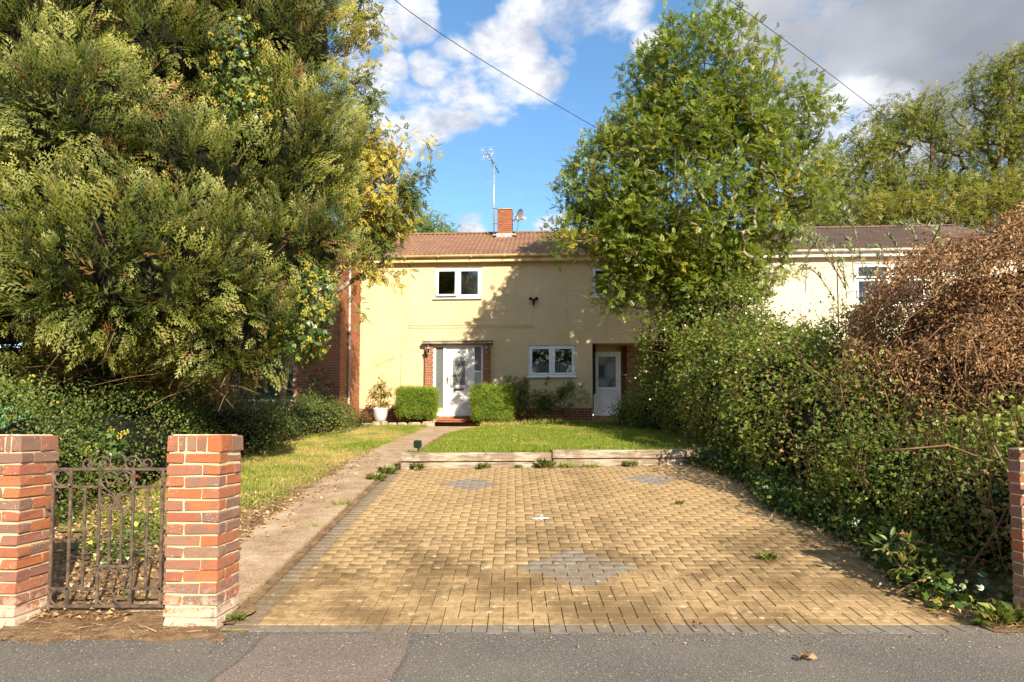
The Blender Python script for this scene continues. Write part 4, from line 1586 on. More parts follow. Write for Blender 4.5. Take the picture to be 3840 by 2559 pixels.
# ------------------------------------------------------------------ wall lanterns and security light
def lantern(u, label):
    o = empty('wall_lantern', tuple(hw(u, -.10, 3.62)), -HA, label=label, cat='lantern', group='lanterns beside the front door')
    MB().cbox(-.025, .025, -.016, .0, .20, .33, .004).build('back_plate', LANTERN, o)
    MB().tube([(0, -.01, .28), (0, -.06, .33), (0, -.12, .31), (0, -.125, .27)], .009, 6).build('arm', LANTERN, o)
    n = 6
    cg = MB()
    P = lambda r, z, k: (r * math.cos(2 * math.pi * (k + .5) / n), -.125 + r * math.sin(2 * math.pi * (k + .5) / n), z)
    for k in range(n):
        cg.tube([P(.036, .06, k), P(.066, .195, k)], .006, 4)
    cg.build('cage', LANTERN, o)
    gl = MB()
    for k in range(n):
        gl.quad(P(.034, .06, k), P(.034, .06, k + 1), P(.062, .195, k + 1), P(.062, .195, k))
    gl.build('glass', GLASS, o)
    MB().lathe([(.0, .275), (.012, .272), (.014, .255), (.03, .245), (.055, .225), (.085, .20), (.085, .192), (.0, .192)], 12, 0, -.125).build('hood', LANTERN, o)
    MB().lathe([(.0, -.005), (.012, .005), (.010, .025), (.02, .03), (.04, .05), (.042, .062), (.0, .062)], 12, 0, -.125).build('finial', LANTERN, o)
    MB().tube([(0, -.125, .07), (0, -.125, .15)], .012, 8).build('candle', UPVC, o)
    return o


lantern(-2.535, 'silver wall lantern on the brick pier at the door handle side')
lantern(-.762, 'silver wall lantern on the brick pier nearest the rose bush')
fl = empty('security_light', tuple(hw(.66, 0, 5.30)), -HA, label='black twin security light with sensor high on the yellow wall', cat='security light')
MB().cbox(-.05, .05, -.05, .0, -.04, .06, .006).build('base', BLACK, fl)
for s in (-1, 1):
    mb = MB().tube([(0, -.05, .04), (s * .07, -.09, .05)], .014, 6)
    mb.lathe([(.0, .0), (.03, .0)], 8)
    mb.tube([(s * .07, -.07, .055), (s * .095, -.15, .035)], [.035, .052], 10)
    mb.build('lamp_head', BLACK, fl)
mb = MB().tube([(0, -.05, -.02), (0, -.08, -.06), (0, -.085, -.14)], [.016, .035, .04], 8)
mb.build('sensor', BLACK, fl)

# ------------------------------------------------------------------ cables overhead
def px_at(px, py, Y):
    a, b = (px - 1920) / F_PX, (CYP - py) / F_PX
    r = Vector((a, math.cos(TILT) - b * math.sin(TILT), math.sin(TILT) + b * math.cos(TILT)))
    return Vector((0, 0, 1.235)) + r * (Y / r.y)


def cable(p0, p1, p2, label):
    """sagging line through three points"""
    pts = []
    for i in range(41):
        t = i / 40 * 1.25
        q = p0 * ((1 - t) * (1 - 2 * t)) + p1 * (4 * t * (1 - t)) + p2 * (t * (2 * t - 1))
        pts.append(q)
    MB().tube(pts, .0065, 6).build('overhead_cable', CABLE, label=label, cat='cable', group='overhead telephone cables')


b0 = hw(9.86, -.13, 6.33)
cable(b0, px_at(2210, 465, 14.0), px_at(1480, 0, 9.5), 'black overhead cable crossing the blue sky down to the cream house')
cable(px_at(4000, 985, 19.0), px_at(3340, 455, 15.5), px_at(2735, 0, 11.5), 'black overhead cable crossing the grey cloud behind the tree top')

# ------------------------------------------------------------------ small garden things
sp = empty('spike_light', (-1.46, 10.22, .88), label='dark green garden spike light standing by the upper sleeper', cat='spike light')
MB().tube([(0, 0, -.06), (0, 0, .16)], .012, 6).build('spike', GREENP, sp)
MB().cbox(-.055, .045, -.045, .035, .15, .27, .014, Matrix.Rotation(rad(12), 4, 'X') @ Matrix.Rotation(rad(-20), 4, 'Z')).build('head', GREENP, sp)

pot = empty('plant_pot', (-3.80, 18.86, 1.60), label='pale grey glazed pot on the terrace holding a golden shrub', cat='pot')
MB().lathe([(.0, 0), (.13, 0), (.15, .01), (.19, .16), (.215, .33), (.222, .385), (.212, .395), (.20, .385), (.195, .33), (.0, .33)], 28).build('bowl', POT, pot)
MB().lathe([(.0, .345), (.197, .335)], 20).build('soil', SOIL, pot)

gp = empty('green_panel', (-6.3, 8.0, .45), label='pale green plastic panel glimpsed behind the gate pillar and ivy', cat='panel')
for i in range(5):
    MB().cbox(-.30 + i * .15, -.16 + i * .15, -.012 * (i % 2), .02, 0, 1.13 + .03 * (i % 2), .008).build('plank', GREEN_PANEL, gp)

mb = MB()
for k in range(9):
    a, b = k * .7, (k + 1) * .7
    mb.quad((.0, 0, .03), (.05 * math.cos(a), .05 * math.sin(a), .02 + .05 * R.random()), (.055 * math.cos(b), .055 * math.sin(b), .02 + .05 * R.random()))
lit = mb.build('crumpled_wrapper', RED, label='crumpled red wrapper lying in the ivy behind the gate', cat='litter')
lit.location = (-4.36, 7.6, .70)

mb = MB()
rr = random.Random(3)
for cx, cy, r in ((0, 0, .06), (.06, .02, .03), (-.06, -.02, .03), (.02, .10, .02), (.035, .15, .014)):
    P = [(cx + r * (1 + .4 * rr.uniform(-1, 1)) * math.cos(2 * math.pi * k / 14), cy + r * .9 * (1 + .4 * rr.uniform(-1, 1)) * math.sin(2 * math.pi * k / 14)) for k in range(14)]
    mb.quad(*[(x, y, .126 * y + .0012 * R.random()) for x, y in P])
pt = mb.build('paint_splash', WHITE, label='white paint splash on the middle of the yellow paving', cat='paint splash')
pt.location = (.30, 6.98, gz(0, 6.98) + .009)

# ================================================================== VEGETATION
# ------------------------------------------------------------------ leaf templates: x along the leaf, z its face normal
def t_leaf(w=.45, fold=.12):
    V = np.array([(0, 0, 0), (.45, w / 2, fold), (1, 0, -.05), (.45, -w / 2, fold), (.5, 0, 0)], float)
    return V, np.array([(0, 4, 1), (4, 2, 1), (0, 3, 4), (4, 3, 2)])


def t_leaf2(w=.5):
    V = np.array([(0, 0, 0), (.45, w / 2, .06), (1, 0, -.06), (.45, -w / 2, .06)], float)
    return V, np.array([(0, 2, 1), (0, 3, 2)])


def join_t(parts):
    V, Fc, b = [], [], 0
    for v, f in parts:
        V.append(v)
        Fc.append(f + b)
        b += len(v)
    return np.vstack(V), np.vstack(Fc)


def place_t(t, pos, ang, s, tiltz=0.0):
    v, f = t
    c, n = math.cos(ang), math.sin(ang)
    q = np.empty_like(v)
    q[:, 0] = pos[0] + s * (v[:, 0] * c - v[:, 1] * n)
    q[:, 1] = pos[1] + s * (v[:, 0] * n + v[:, 1] * c)
    q[:, 2] = pos[2] + s * (v[:, 2] + tiltz * v[:, 0])
    return q, f


def t_pinnate(pairs=4, w=.42):
    P = []
    for i in range(pairs):
        x = .18 + .62 * i / pairs
        for sgn in (-1, 1):
            P.append(place_t(t_leaf2(w), (x, 0, -.12 * x * x), sgn * .95, .34, -.12))
    P.append(place_t(t_leaf2(w), (.72, 0, -.07), 0, .34, -.25))
    return join_t(P)


def t_tri(w=.62):
    P = [place_t(t_leaf2(w), (.25, 0, 0), a, s, -.1) for a, s in ((-1.15, .55), (0, .75), (1.15, .55))]
    return join_t(P)


def t_ivy():
    V = np.array([(0, 0, 0), (.1, .32, .03), (.5, .50, 0), (.55, .22, .05), (1, 0, -.06), (.55, -.22, .05), (.5, -.50, 0), (.1, -.32, .03)], float)
    F_ = np.array([(0, 3, 1), (1, 3, 2), (0, 4, 3), (0, 5, 4), (0, 7, 5), (7, 6, 5)])
    return V, F_


def t_frond(n=9):
    """flat cypress spray: side branchlets shorten towards the tip"""
    P = []
    lf = (np.array([(0, -.05, 0), (.5, .12, .015), (1, 0, -.05), (.5, -.13, .015)], float), np.array([(0, 2, 1), (0, 3, 2)]))
    for i in range(n):
        x = .06 + .84 * i / n
        L = .44 * (1 - .55 * x) * (1 if i % 2 else .9)
        sgn = -1 if i % 2 else 1
        P.append(place_t(lf, (x, 0, -.10 * x * x), sgn * (.85 - .25 * x), L, -.18))
        if L > .31:
            P.append(place_t(lf, (x + L * .32, sgn * L * .30, -.10 * x * x - .03), sgn * .12, L * .55, -.2))
    P.append(place_t(lf, (.74, 0, -.06), 0, .30, -.2))
    return join_t(P)


def t_blade():
    return np.array([(0, -.06, 0), (0, .06, 0), (.55, .035, .10), (.55, -.035, .10), (1, 0, .34)], float), np.array([(0, 1, 2), (0, 2, 3), (3, 2, 4)])


def t_blade1():
    return np.array([(0, -.11, 0), (0, .11, 0), (1, 0, .15)], float), np.array([(0, 1, 2)])


def unit(a):
    return a / np.maximum(np.linalg.norm(a, axis=1, keepdims=True), 1e-9)


def instances(t, P, D, S, face=None, roll=.6, rng=NR):
    """place template t at P, pointing along D, scaled S; face = preferred direction of the leaf's upper side"""
    V, Fc = t
    n = len(P)
    D = unit(D)
    if face is None:
        face = np.tile(np.array([[0, 0, 1.0]]), (n, 1))
    face = unit(face + rng.normal(0, roll, (n, 3)))
    Y = np.cross(face, D)
    bad = np.linalg.norm(Y, axis=1) < 1e-3
    Y[bad] = np.cross(np.array([[1.0, .3, .2]]), D[bad])
    Y = unit(Y)
    Z = np.cross(D, Y)
    S = np.asarray(S).reshape(-1, 1, 1)
    out = P[:, None, :] + S * (V[None, :, 0:1] * D[:, None, :] + V[None, :, 1:2] * Y[:, None, :] + V[None, :, 2:3] * Z[:, None, :])
    k = len(V)
    faces = (Fc[None, :, :] + (np.arange(n) * k)[:, None, None]).reshape(-1, Fc.shape[1])
    return out.reshape(-1, 3), faces, k


def leaf_mesh(name, t, P, D, S, tint, mixb=None, face=None, roll=.6, tip=False, tipw=None):
    V, Fc, k = instances(t, P, D, S, face, roll)
    at = {'tint': np.repeat(np.clip(tint, 0, 1), k)}
    if mixb is not None:
        at['mixb'] = np.repeat(np.clip(mixb, 0, 1), k)
    if tip:
        at['tip'] = np.tile(np.clip((t[0][:, 0] - .45) / .55, 0, 1), len(P))
        if tipw is not None:
            at['tip'] = at['tip'] * np.repeat(np.clip(tipw, 0, 1), k)
    return np_mesh(name, V, Fc, at)


def vnoise(P, scale, seed=0):
    return np.array([noise.noise((p[0] * scale + seed, p[1] * scale, p[2] * scale)) for p in P])


def rdirs(n, rng=NR):
    return unit(rng.normal(0, 1, (n, 3)))


def tris(o):
    return o


# ------------------------------------------------------------------ lobed masses
def inside(P, lobes, k=.92, skip=-1):
    m = np.zeros(len(P), bool)
    for i, (c, r) in enumerate(lobes):
        if i == skip:
            continue
        q = (P - np.array(c)) / np.array(r)
        m |= (q * q).sum(1) < k * k
    return m


def lobe_surface(lobes, dens, k=.9, jitter=.12, seed=0, back=.35, floor=True):
    """points and outward normals over the outer surface of a union of ellipsoids; dens per square metre"""
    rng = np.random.default_rng(seed)
    Ps, Ns = [], []
    for i, (c, r) in enumerate(lobes):
        c, r = np.array(c), np.array(r)
        a, b, d = r
        area = 4 * math.pi * (((a * b) ** 1.6 + (a * d) ** 1.6 + (b * d) ** 1.6) / 3) ** (1 / 1.6)
        n = int(area * dens)
        q = rdirs(n, rng)
        P = c + q * r
        N = unit(q / r)
        keep = ~inside(P, lobes, k, i)
        away = np.einsum('ij,ij->i', N, P - np.array([0, 0, 1.2])) > .35 * np.linalg.norm(P, axis=1)
        keep &= ~(away & (rng.random(n) > back))
        P, N = P[keep], N[keep]
        P = P + N * rng.normal(0, jitter, (len(P), 1))
        Ps.append(P)
        Ns.append(N)
    P, N = np.vstack(Ps), np.vstack(Ns)
    if floor:
        ok = P[:, 2] > gzv(P[:, 0], P[:, 1]) + .02
        P, N = P[ok], N[ok]
    return P, N


def core(name, lobes, parent, k=.8, m=INNER):  # solid lumps inside the foliage, shade painted by their near-black default
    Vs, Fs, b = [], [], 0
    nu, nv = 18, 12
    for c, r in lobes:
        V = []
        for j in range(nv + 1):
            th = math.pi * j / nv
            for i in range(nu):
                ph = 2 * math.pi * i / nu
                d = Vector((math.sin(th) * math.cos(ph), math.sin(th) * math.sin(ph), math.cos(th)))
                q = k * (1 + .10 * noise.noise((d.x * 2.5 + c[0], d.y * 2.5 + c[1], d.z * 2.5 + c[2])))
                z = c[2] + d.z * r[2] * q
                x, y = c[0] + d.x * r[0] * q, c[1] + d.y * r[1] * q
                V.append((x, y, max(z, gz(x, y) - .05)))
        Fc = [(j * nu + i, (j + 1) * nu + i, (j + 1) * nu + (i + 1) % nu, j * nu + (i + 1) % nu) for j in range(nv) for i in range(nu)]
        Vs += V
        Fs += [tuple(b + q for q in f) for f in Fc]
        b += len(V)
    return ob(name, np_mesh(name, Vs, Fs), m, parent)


# ------------------------------------------------------------------ branching skeleton
def skeleton(base, fork, stems, pts, seed=0, jit=.10, arch=.12, r_twig=.006, expo=.46, sides=5):
    rng = np.random.default_rng(seed)
    pos, par = [np.array(base, float)], [-1]

    def chain(i, target, n, j):
        a = pos[i]
        b = np.array(target, float)
        L = np.linalg.norm(b - a)
        for s in range(1, n + 1):
            t = s / n
            p = a + (b - a) * t
            if s < n:
                p = p + rng.normal(0, j * L / n * 1.2, 3)
                p[2] += arch * L * (t * (1 - t))
            pos.append(p)
            par.append(i)
            i = len(pos) - 1
        return i

    f = chain(0, fork, 5, .06)
    for s in stems:
        st = f if rng.random() < .75 else max(1, f - 1)
        chain(st, s, 9, .09)
    order = np.argsort(np.linalg.norm(pts - np.array(fork), axis=1))
    ends = []
    for k in order:
        p = pts[k]
        A = np.array(pos)
        d = np.linalg.norm(A - p, axis=1)
        cost = d + .55 * np.maximum(0, A[:, 2] - p[2] + .1) - .04 * np.linalg.norm(A - np.array(fork), axis=1)
        cost[:f] += 5
        i = int(np.argmin(cost))
        n = 2 if d[i] < .5 else (3 if d[i] < 1.2 else 5)
        ends.append(chain(i, p, n, jit))
    A = np.array(pos)
    par = np.array(par)
    cnt = np.zeros(len(A))
    for e in ends:
        cnt[e] += 1
    for i in range(len(A) - 1, 0, -1):
        cnt[par[i]] += cnt[i]
    rd = r_twig * np.maximum(cnt, 1) ** expo
    return A, par, rd


def tube_mesh(name, A, par, rd, sides=5):
    idx = np.arange(1, len(A))
    a, b = A[par[idx]], A[idx]
    ra, rb = np.minimum(rd[par[idx]], rd[idx] * 1.6), rd[idx]
    t = unit(b - a)
    ref = np.where(np.abs(t[:, 2:3]) < .9, np.array([[0, 0, 1.0]]), np.array([[1.0, 0, 0]]))
    s = unit(np.cross(t, ref))
    u = np.cross(s, t)
    V = []
    for base_, r in ((a - t * ra[:, None] * .3, ra), (b + t * rb[:, None] * .3, rb)):
        for k in range(sides):
            an = 2 * math.pi * k / sides
            V.append(base_ + (s * math.cos(an) + u * math.sin(an)) * r[:, None])
    V = np.stack(V, 1)
    n = len(idx)
    Fc = np.array([(k, (k + 1) % sides, sides + (k + 1) % sides, sides + k) for k in range(sides)])
    Fa = (Fc[None] + (np.arange(n) * 2 * sides)[:, None, None]).reshape(-1, 4)
    return np_mesh(name, V.reshape(-1, 3), Fa, smooth=True)


def crown_points(lobes, dens, seed, shell=.30):
    """points spread through the lobes' volume, denser towards their skin"""
    rng = np.random.default_rng(seed)
    Ps = []
    for c, r in lobes:
        vol = 4.19 * r[0] * r[1] * r[2]
        n = max(4, int(vol * dens))
        q = rdirs(n, rng) * (shell + (1 - shell) * rng.random((n, 1)) ** .6)
        Ps.append(np.array(c) + q * np.array(r))
    P = np.vstack(Ps)
    # thin out points that fall deep inside another lobe
    keep = np.ones(len(P), bool)
    for c, r in lobes:
        q = (P - np.array(c)) / np.array(r)
        deep = (q * q).sum(1) < .35 ** 2
        keep &= ~(deep & (rng.random(len(P)) < .7))
    return P[keep]


def broadleaf(name, label, base, fork, stems, lobes, dens, nleaf, size, leafmat, bark, seed, t=None, spread=.28, yellow=None, cat='tree', group=None, droop=.45, r_twig=.006, expo=.46, extra=None):
    rng = np.random.default_rng(seed + 5)
    root = empty(name, tuple(base), label=label, cat=cat, group=group)
    pts = crown_points(lobes, dens, seed)
    if extra is not None:
        pts = np.vstack([pts, extra])
    A, par, rd = skeleton(base, fork, stems, pts, seed, r_twig=r_twig, expo=expo)
    off = np.array(base)
    ob('trunk', tube_mesh('trunk', A - off, par, rd, 6), bark, root)
    ctr = np.array([l[0] for l in lobes]).mean(0)
    n = len(pts) * nleaf
    P0 = np.repeat(pts, nleaf, 0)
    outw = unit(P0 - np.array(fork))
    D = unit(rdirs(n, rng) + outw * .55 + np.array([[0, 0, -.1]]))
    P = P0 + D * (rng.random((n, 1)) * spread) + rng.normal(0, spread * .3, (n, 3))
    D2 = unit(D * .8 + rng.normal(0, .35, (n, 3)) - np.array([[0, 0, droop]]))
    S = size * rng.uniform(.7, 1.25, n)
    cl = np.repeat(rng.normal(0, .16, len(pts)), nleaf)
    tint = .48 + cl + rng.normal(0, .17, n)
    mixb = None
    if yellow is not None:
        yl = yellow(pts, rng)
        mixb = np.repeat(yl, nleaf) * rng.uniform(.6, 1.1, n)
    else:
        mixb = (rng.random(n) < .015) * .8
    me = leaf_mesh('crown', t or t_pinnate(3, .60), P - off, D2, S, tint, mixb, face=outw * .35 + np.array([[0, 0, .55]]) + .75 * np.array([tuple(sun_dir)]), roll=.42)
    ob('crown', me, leafmat, root, kind='stuff')
    return root


# ------------------------------------------------------------------ tall ash in front of the house
ash_lobes = [((4.3, 15.2, 7.0), (2.5, 2.2, 2.7)), ((4.55, 15.2, 9.5), (1.9, 1.8, 1.7)), ((2.35, 15.1, 7.0), (1.25, 1.3, 1.3)), ((2.0, 15.0, 5.9), (1.2, 1.1, .75)),
             ((6.5, 15.2, 8.7), (1.05, 1.1, 1.1)), ((6.75, 15.2, 7.2), (1.0, 1.2, 1.4)), ((5.85, 15.2, 5.5), (1.05, 1.1, 1.0)), ((2.9, 15.0, 4.7), (1.0, 1.0, .8)),
             ((4.6, 14.9, 4.7), (1.4, 1.2, .8)), ((4.65, 15.2, 11.0), (.7, .7, .65)), ((3.3, 15.1, 9.6), (.75, .8, .8)), ((1.45, 15.0, 6.2), (.7, .7, .45)), ((3.0, 14.6, 5.6), (1.2, 1.0, 1.0)), ((7.35, 15.2, 9.0), (.45, .4, .5)), ((7.6, 15.2, 7.5), (.35, .4, .6)), ((2.75, 14.8, 5.3), (.85, .8, .75)), ((1.65, 15.0, 7.1), (.7, .7, .65)), ((2.6, 15.1, 8.4), (.8, .8, .75)), ((4.2, 14.8, 4.3), (1.3, 1.0, .6))]


def ash_y(p, rng):
    return (rng.random(len(p)) < .05) * .75 + .12 * rng.random(len(p))


broadleaf('ash_tree', 'tall green ash tree with many pale stems in front of the house', (4.95, 15.3, 1.1), (4.85, 15.25, 3.3),
          [(4.6, 15.2, 10.6), (4.0, 15.0, 9.6), (5.4, 15.3, 9.8), (3.2, 15.1, 8.2), (6.2, 15.2, 8.6), (2.4, 15.0, 7.2), (5.0, 15.6, 9.2), (6.5, 15.0, 6.6), (3.6, 14.8, 6.6), (2.3, 15.1, 5.6), (4.4, 14.7, 8.6)],
          ash_lobes, 13.5, 17, .19, ASH, BARK, 3, yellow=ash_y, spread=.25, droop=-.12, r_twig=.0055, expo=.44)

# yellowing ash behind the conifer, reaching over the eaves
ya_lobes = [((-3.5, 16.4, 7.2), (1.0, 1.0, 1.35)), ((-3.15, 16.3, 8.55), (.50, .5, .60)), ((-2.22, 16.3, 8.25), (.24, .25, .55)), ((-2.45, 16.3, 7.45), (.50, .4, .40)), ((-3.2, 16.3, 6.8), (.70, .6, .6)), ((-3.55, 16.4, 5.9), (.60, .6, .5)),
            ((-3.75, 16.4, 10.0), (.45, .5, .8)), ((-3.75, 16.4, 11.7), (.5, .5, .7)), ((-3.6, 16.3, 5.3), (.4, .4, .2)), ((-4.2, 16.5, 8.5), (.8, .8, 1.5)), ((-4.05, 16.4, 12.4), (.4, .4, .8))]


KY = 13.6 / 16.4
ya_lobes = [((c[0] * KY, c[1] * KY, 1.235 + (c[2] - 1.235) * KY), tuple(v * KY for v in r)) for c, r in ya_lobes]


def ya_y(p, rng):
    n = vnoise(p, .9, 4)
    return np.clip((n - .02) * 7, 0, 1) * .9


broadleaf('ash_tree', 'ash tree with yellowing leaves between the conifer and the roof', (-5.0, 14.0, 1.0), (-4.75, 13.9, 3.6),
          [(-3.8, 13.7, 7.7), (-3.1, 13.6, 6.3), (-2.15, 13.6, 6.2), (-2.75, 13.6, 4.8), (-3.5, 13.6, 9.7)],
          ya_lobes, 66, 10, .185, ASH_Y, BARK, 8, yellow=ya_y, spread=.2, r_twig=.006,
          extra=np.array([[0, 0, 1.235 * (1 - KY)]]) + KY * np.array([(-2.7, 16.45, 5.45), (-2.9, 16.45, 5.0), (-4.0, 16.4, 4.55), (-3.2, 16.4, 5.4), (-4.0, 16.4, 5.2), (-2.05, 16.4, 8.5), (-3.85, 16.4, 4.35)]))

# trees beyond the roofs
def no_y(p, rng):
    return (rng.random(len(p)) < .06) * .6


broadleaf('background_tree', 'rounded green tree behind the yellow house roof by the chimney', (-5.0, 33, 1.0), (-4.9, 33, 6.0),
          [(-4.0, 33, 10.5), (-5.5, 33, 10.5)], [((-4.6, 33, 10.9), (1.7, 1.8, 2.2)), ((-3.3, 33, 10.3), (1.0, 1.2, 1.9)), ((-6.2, 33, 11), (1.6, 1.5, 2.2)), ((-2.8, 33, 9.6), (.6, .8, 1.4))], 9, 12, .30, ASH, BARK_DK, 12, t=t_pinnate(2, .62), yellow=no_y, spread=.4, r_twig=.010, group='trees beyond the roofs')
bg = [('open crowned tree with bare forked limbs beyond the cream house', (16.2, 30, 1.0), (16.4, 30, 8.0), [(15.2, 30, 13.5), (17.2, 30, 14.0), (16.4, 30, 14.5)],
       [((15.1, 30, 13.4), (1.1, 1.2, 1.6)), ((16.6, 30, 14.2), (1.2, 1.2, 1.6)), ((15.6, 30, 11.6), (2.2, 1.6, 1.1)), ((17.4, 30, 12.4), (1.0, 1.2, 1.5)), ((13.6, 30, 10.9), (1.1, 1.2, .9))], 21),
      ('tall spreading tree standing between the other far trees at the picture side', (20.2, 31, 1.0), (20.0, 31, 8.5), [(18.6, 31, 16.2), (20.2, 31, 17.2), (21.3, 31, 16.4)],
       [((18.6, 31, 15.9), (1.3, 1.4, 1.6)), ((20.4, 31, 16.7), (1.2, 1.3, 1.5)), ((21.3, 31, 14.5), (1.1, 1.2, 1.8)), ((18.9, 31, 13.2), (1.5, 1.3, 1.3)), ((20.4, 31, 12.3), (1.9, 1.5, 1.3)), ((18.2, 31, 11.3), (1.8, 1.4, 1.0))], 22),
      ('tallest far tree cut by the picture edge above the dead brambles', (24.2, 31, 1.0), (24.0, 31, 9.0), [(23.0, 31, 18.0), (24.4, 31, 19.0), (25.4, 31, 17.2)],
       [((23.1, 31, 18.0), (1.1, 1.2, 1.4)), ((24.6, 31, 18.7), (1.2, 1.3, 1.4)), ((23.6, 31, 15.7), (1.4, 1.4, 1.7)), ((25.4, 31, 15.9), (1.4, 1.3, 2.1)), ((23.2, 31, 12.8), (1.9, 1.5, 1.5)), ((25.2, 31, 12.8), (1.8, 1.5, 1.5))], 23)]
for lab, base, fork, stems, lobes, seed in bg:
    broadleaf('background_tree', lab, base, fork, stems, lobes, 8.5, 17, .29, BGLEAF, BARK_DK, seed, t=t_pinnate(2, .62), yellow=no_y, spread=.45, r_twig=.014, expo=.42, group='trees beyond the roofs', droop=.2)
broadleaf('background_tree', 'low bushy yellow green tree just behind the cream house roof', (15.0, 27, 1.0), (15.0, 27, 5.0), [(13.5, 27, 9.5), (16.5, 27, 9.5)],
          [((12.6, 27, 9.9), (1.4, 1.2, 1.1)), ((14.6, 27, 10.0), (1.5, 1.2, 1.3)), ((16.8, 27, 10.2), (1.6, 1.3, 1.3)), ((19.0, 27, 10.4), (1.6, 1.3, 1.5)), ((21.2, 27, 10.5), (1.6, 1.3, 1.7))], 7.5, 14, .28, BGLEAF, BARK_DK, 27, t=t_pinnate(2, .62), yellow=lambda p, rng: np.clip(vnoise(p, .5, 2) * 2, 0, .3), spread=.4, r_twig=.012, group='trees beyond the roofs', droop=.2)

# ------------------------------------------------------------------ big cypress
cy_lobes = [((-4.85, 8.35, 3.38), (1.45, 1.25, 1.10)),     # big near lobe
            ((-3.82, 9.1, 2.72), (.90, 1.0, .82)),         # low lobe by the path
            ((-3.62, 9.4, 3.98), (.72, .85, .58)),
            ((-3.52, 10.3, 5.60), (.92, 1.15, 1.65)),
            ((-3.75, 10.5, 7.9), (.92, 1.15, 1.3)),
            ((-4.35, 8.9, 4.85), (.78, .85, .68)),
            ((-5.50, 8.3, 5.20), (.95, 1.0, .90)),
            ((-5.45, 9.7, 7.0), (1.2, 1.1, .95)),
            ((-6.8, 9.5, 7.1), (1.4, 1.3, 1.3)),
            ((-5.2, 10.6, 9.6), (2.1, 1.9, 1.9)),
            ((-5.6, 11.0, 5.2), (1.9, 1.5, 3.0)),
            ((-7.0, 8.8, 3.3), (1.25, 1.15, 1.15)),
            ((-7.2, 9.1, 5.3), (1.4, 1.2, 1.1)),
            ((-4.35, 10.7, 6.5), (1.1, .9, 1.5)),
            ((-3.15, 10.0, 4.25), (.62, .8, .62))]
cyp = empty('cypress_tree', (-5.5, 10.3, gz(0, 10.3)), label='huge overgrown cypress conifer filling the side above the hedge', cat='tree')
coff = np.array([-5.5, 10.3, gz(0, 10.3)])
rng = np.random.default_rng(77)
# second order: rounded boughs sitting all over the main lobes, each leaning out and up
P0, N0 = lobe_surface(cy_lobes, 60, .93, .0, 41, .22)
kk = ~((P0[:, 1] > 11.2) & (rng.random(len(P0)) < .8)) & (P0[:, 2] < 11.2)
P0, N0 = P0[kk], N0[kk]
order = rng.permutation(len(P0))
BC, BN = [], []
for i in order:
    p = P0[i]
    if BC and np.min(np.linalg.norm(np.array(BC) - p, axis=1)) < .54:
        continue
    BC.append(p)
    BN.append(N0[i])
BC, BN = np.array(BC), np.array(BN)
BA = unit(BN * .62 + np.array([[.10, -.05, .72]]) + rng.normal(0, .14, (len(BC), 3)))
low_b = BN[:, 2] < -.35
BA[low_b] = unit(BN[low_b] + np.array([[0, 0, .15]]))
BR = rng.uniform(.26, .40, len(BC))
BL = BR * rng.uniform(1.6, 2.3, len(BC))
BC = BC - BN * .06
FPs, FDs, FSs, FTs, FBs, FNs, FWs = [], [], [], [], [], [], []
for i in range(len(BC)):
    a_ = BA[i]
    k = int(215 * (BR[i] / .35) * (BL[i] / .70))
    q = rdirs(k * 2, rng)
    w = q @ a_
    q = q[(w > -.55)][:k]
    w = q @ a_
    P_ = BC[i] + q * (BR[i] * np.where(w > 0, 1 - .55 * w, 1.0))[:, None] + a_ * (w * (BL[i] - BR[i]))[:, None]
    P_ += q * rng.normal(-.02, .035, (len(q), 1))
    FPs.append(P_)
    tn = a_ - q * w[:, None]
    FDs.append(unit(unit(tn) * .85 + q * .20 + a_ * .12 + rng.normal(0, .16, q.shape)))
    FSs.append(rng.uniform(.14, .25, len(q)) * (1.12 - .30 * np.clip(w, 0, 1)))
    hz = noise.noise(tuple(BC[i] * .45))
    FTs.append(.40 + .38 * hz + rng.normal(0, .13) + rng.normal(0, .12, len(q)) + .38 * w - .06)  # darker bough bases, paler ends: older and young growth, plus painted shading contrast
    lowf = .6 * max(0.0, min(1.0, (2.3 - BC[i][2]) * 1.3)) * (1.0 if BN[i][2] < .1 else .15)
    pb = .025 + .5 * lowf + (.35 if rng.random() < .03 else 0)
    FBs.append((rng.random(len(q)) < pb * (1.2 - .8 * np.clip(w, 0, 1))) * rng.uniform(.4, .95, len(q)))
    FNs.append(q)
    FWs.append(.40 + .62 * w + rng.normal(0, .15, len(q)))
# filling layer between the boughs, tinted dark to paint shade into the gaps
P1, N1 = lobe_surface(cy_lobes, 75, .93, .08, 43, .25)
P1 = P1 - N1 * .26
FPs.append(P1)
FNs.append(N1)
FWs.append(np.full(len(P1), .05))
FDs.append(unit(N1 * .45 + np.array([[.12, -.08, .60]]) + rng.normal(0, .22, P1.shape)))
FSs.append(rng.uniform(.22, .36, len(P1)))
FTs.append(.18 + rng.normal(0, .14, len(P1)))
FBs.append((rng.random(len(P1)) < .06) * .7)
FP, FD, FS, tint, brown, FN, FW = np.vstack(FPs), np.vstack(FDs), np.concatenate(FSs), np.concatenate(FTs), np.concatenate(FBs), np.vstack(FNs), np.concatenate(FWs)
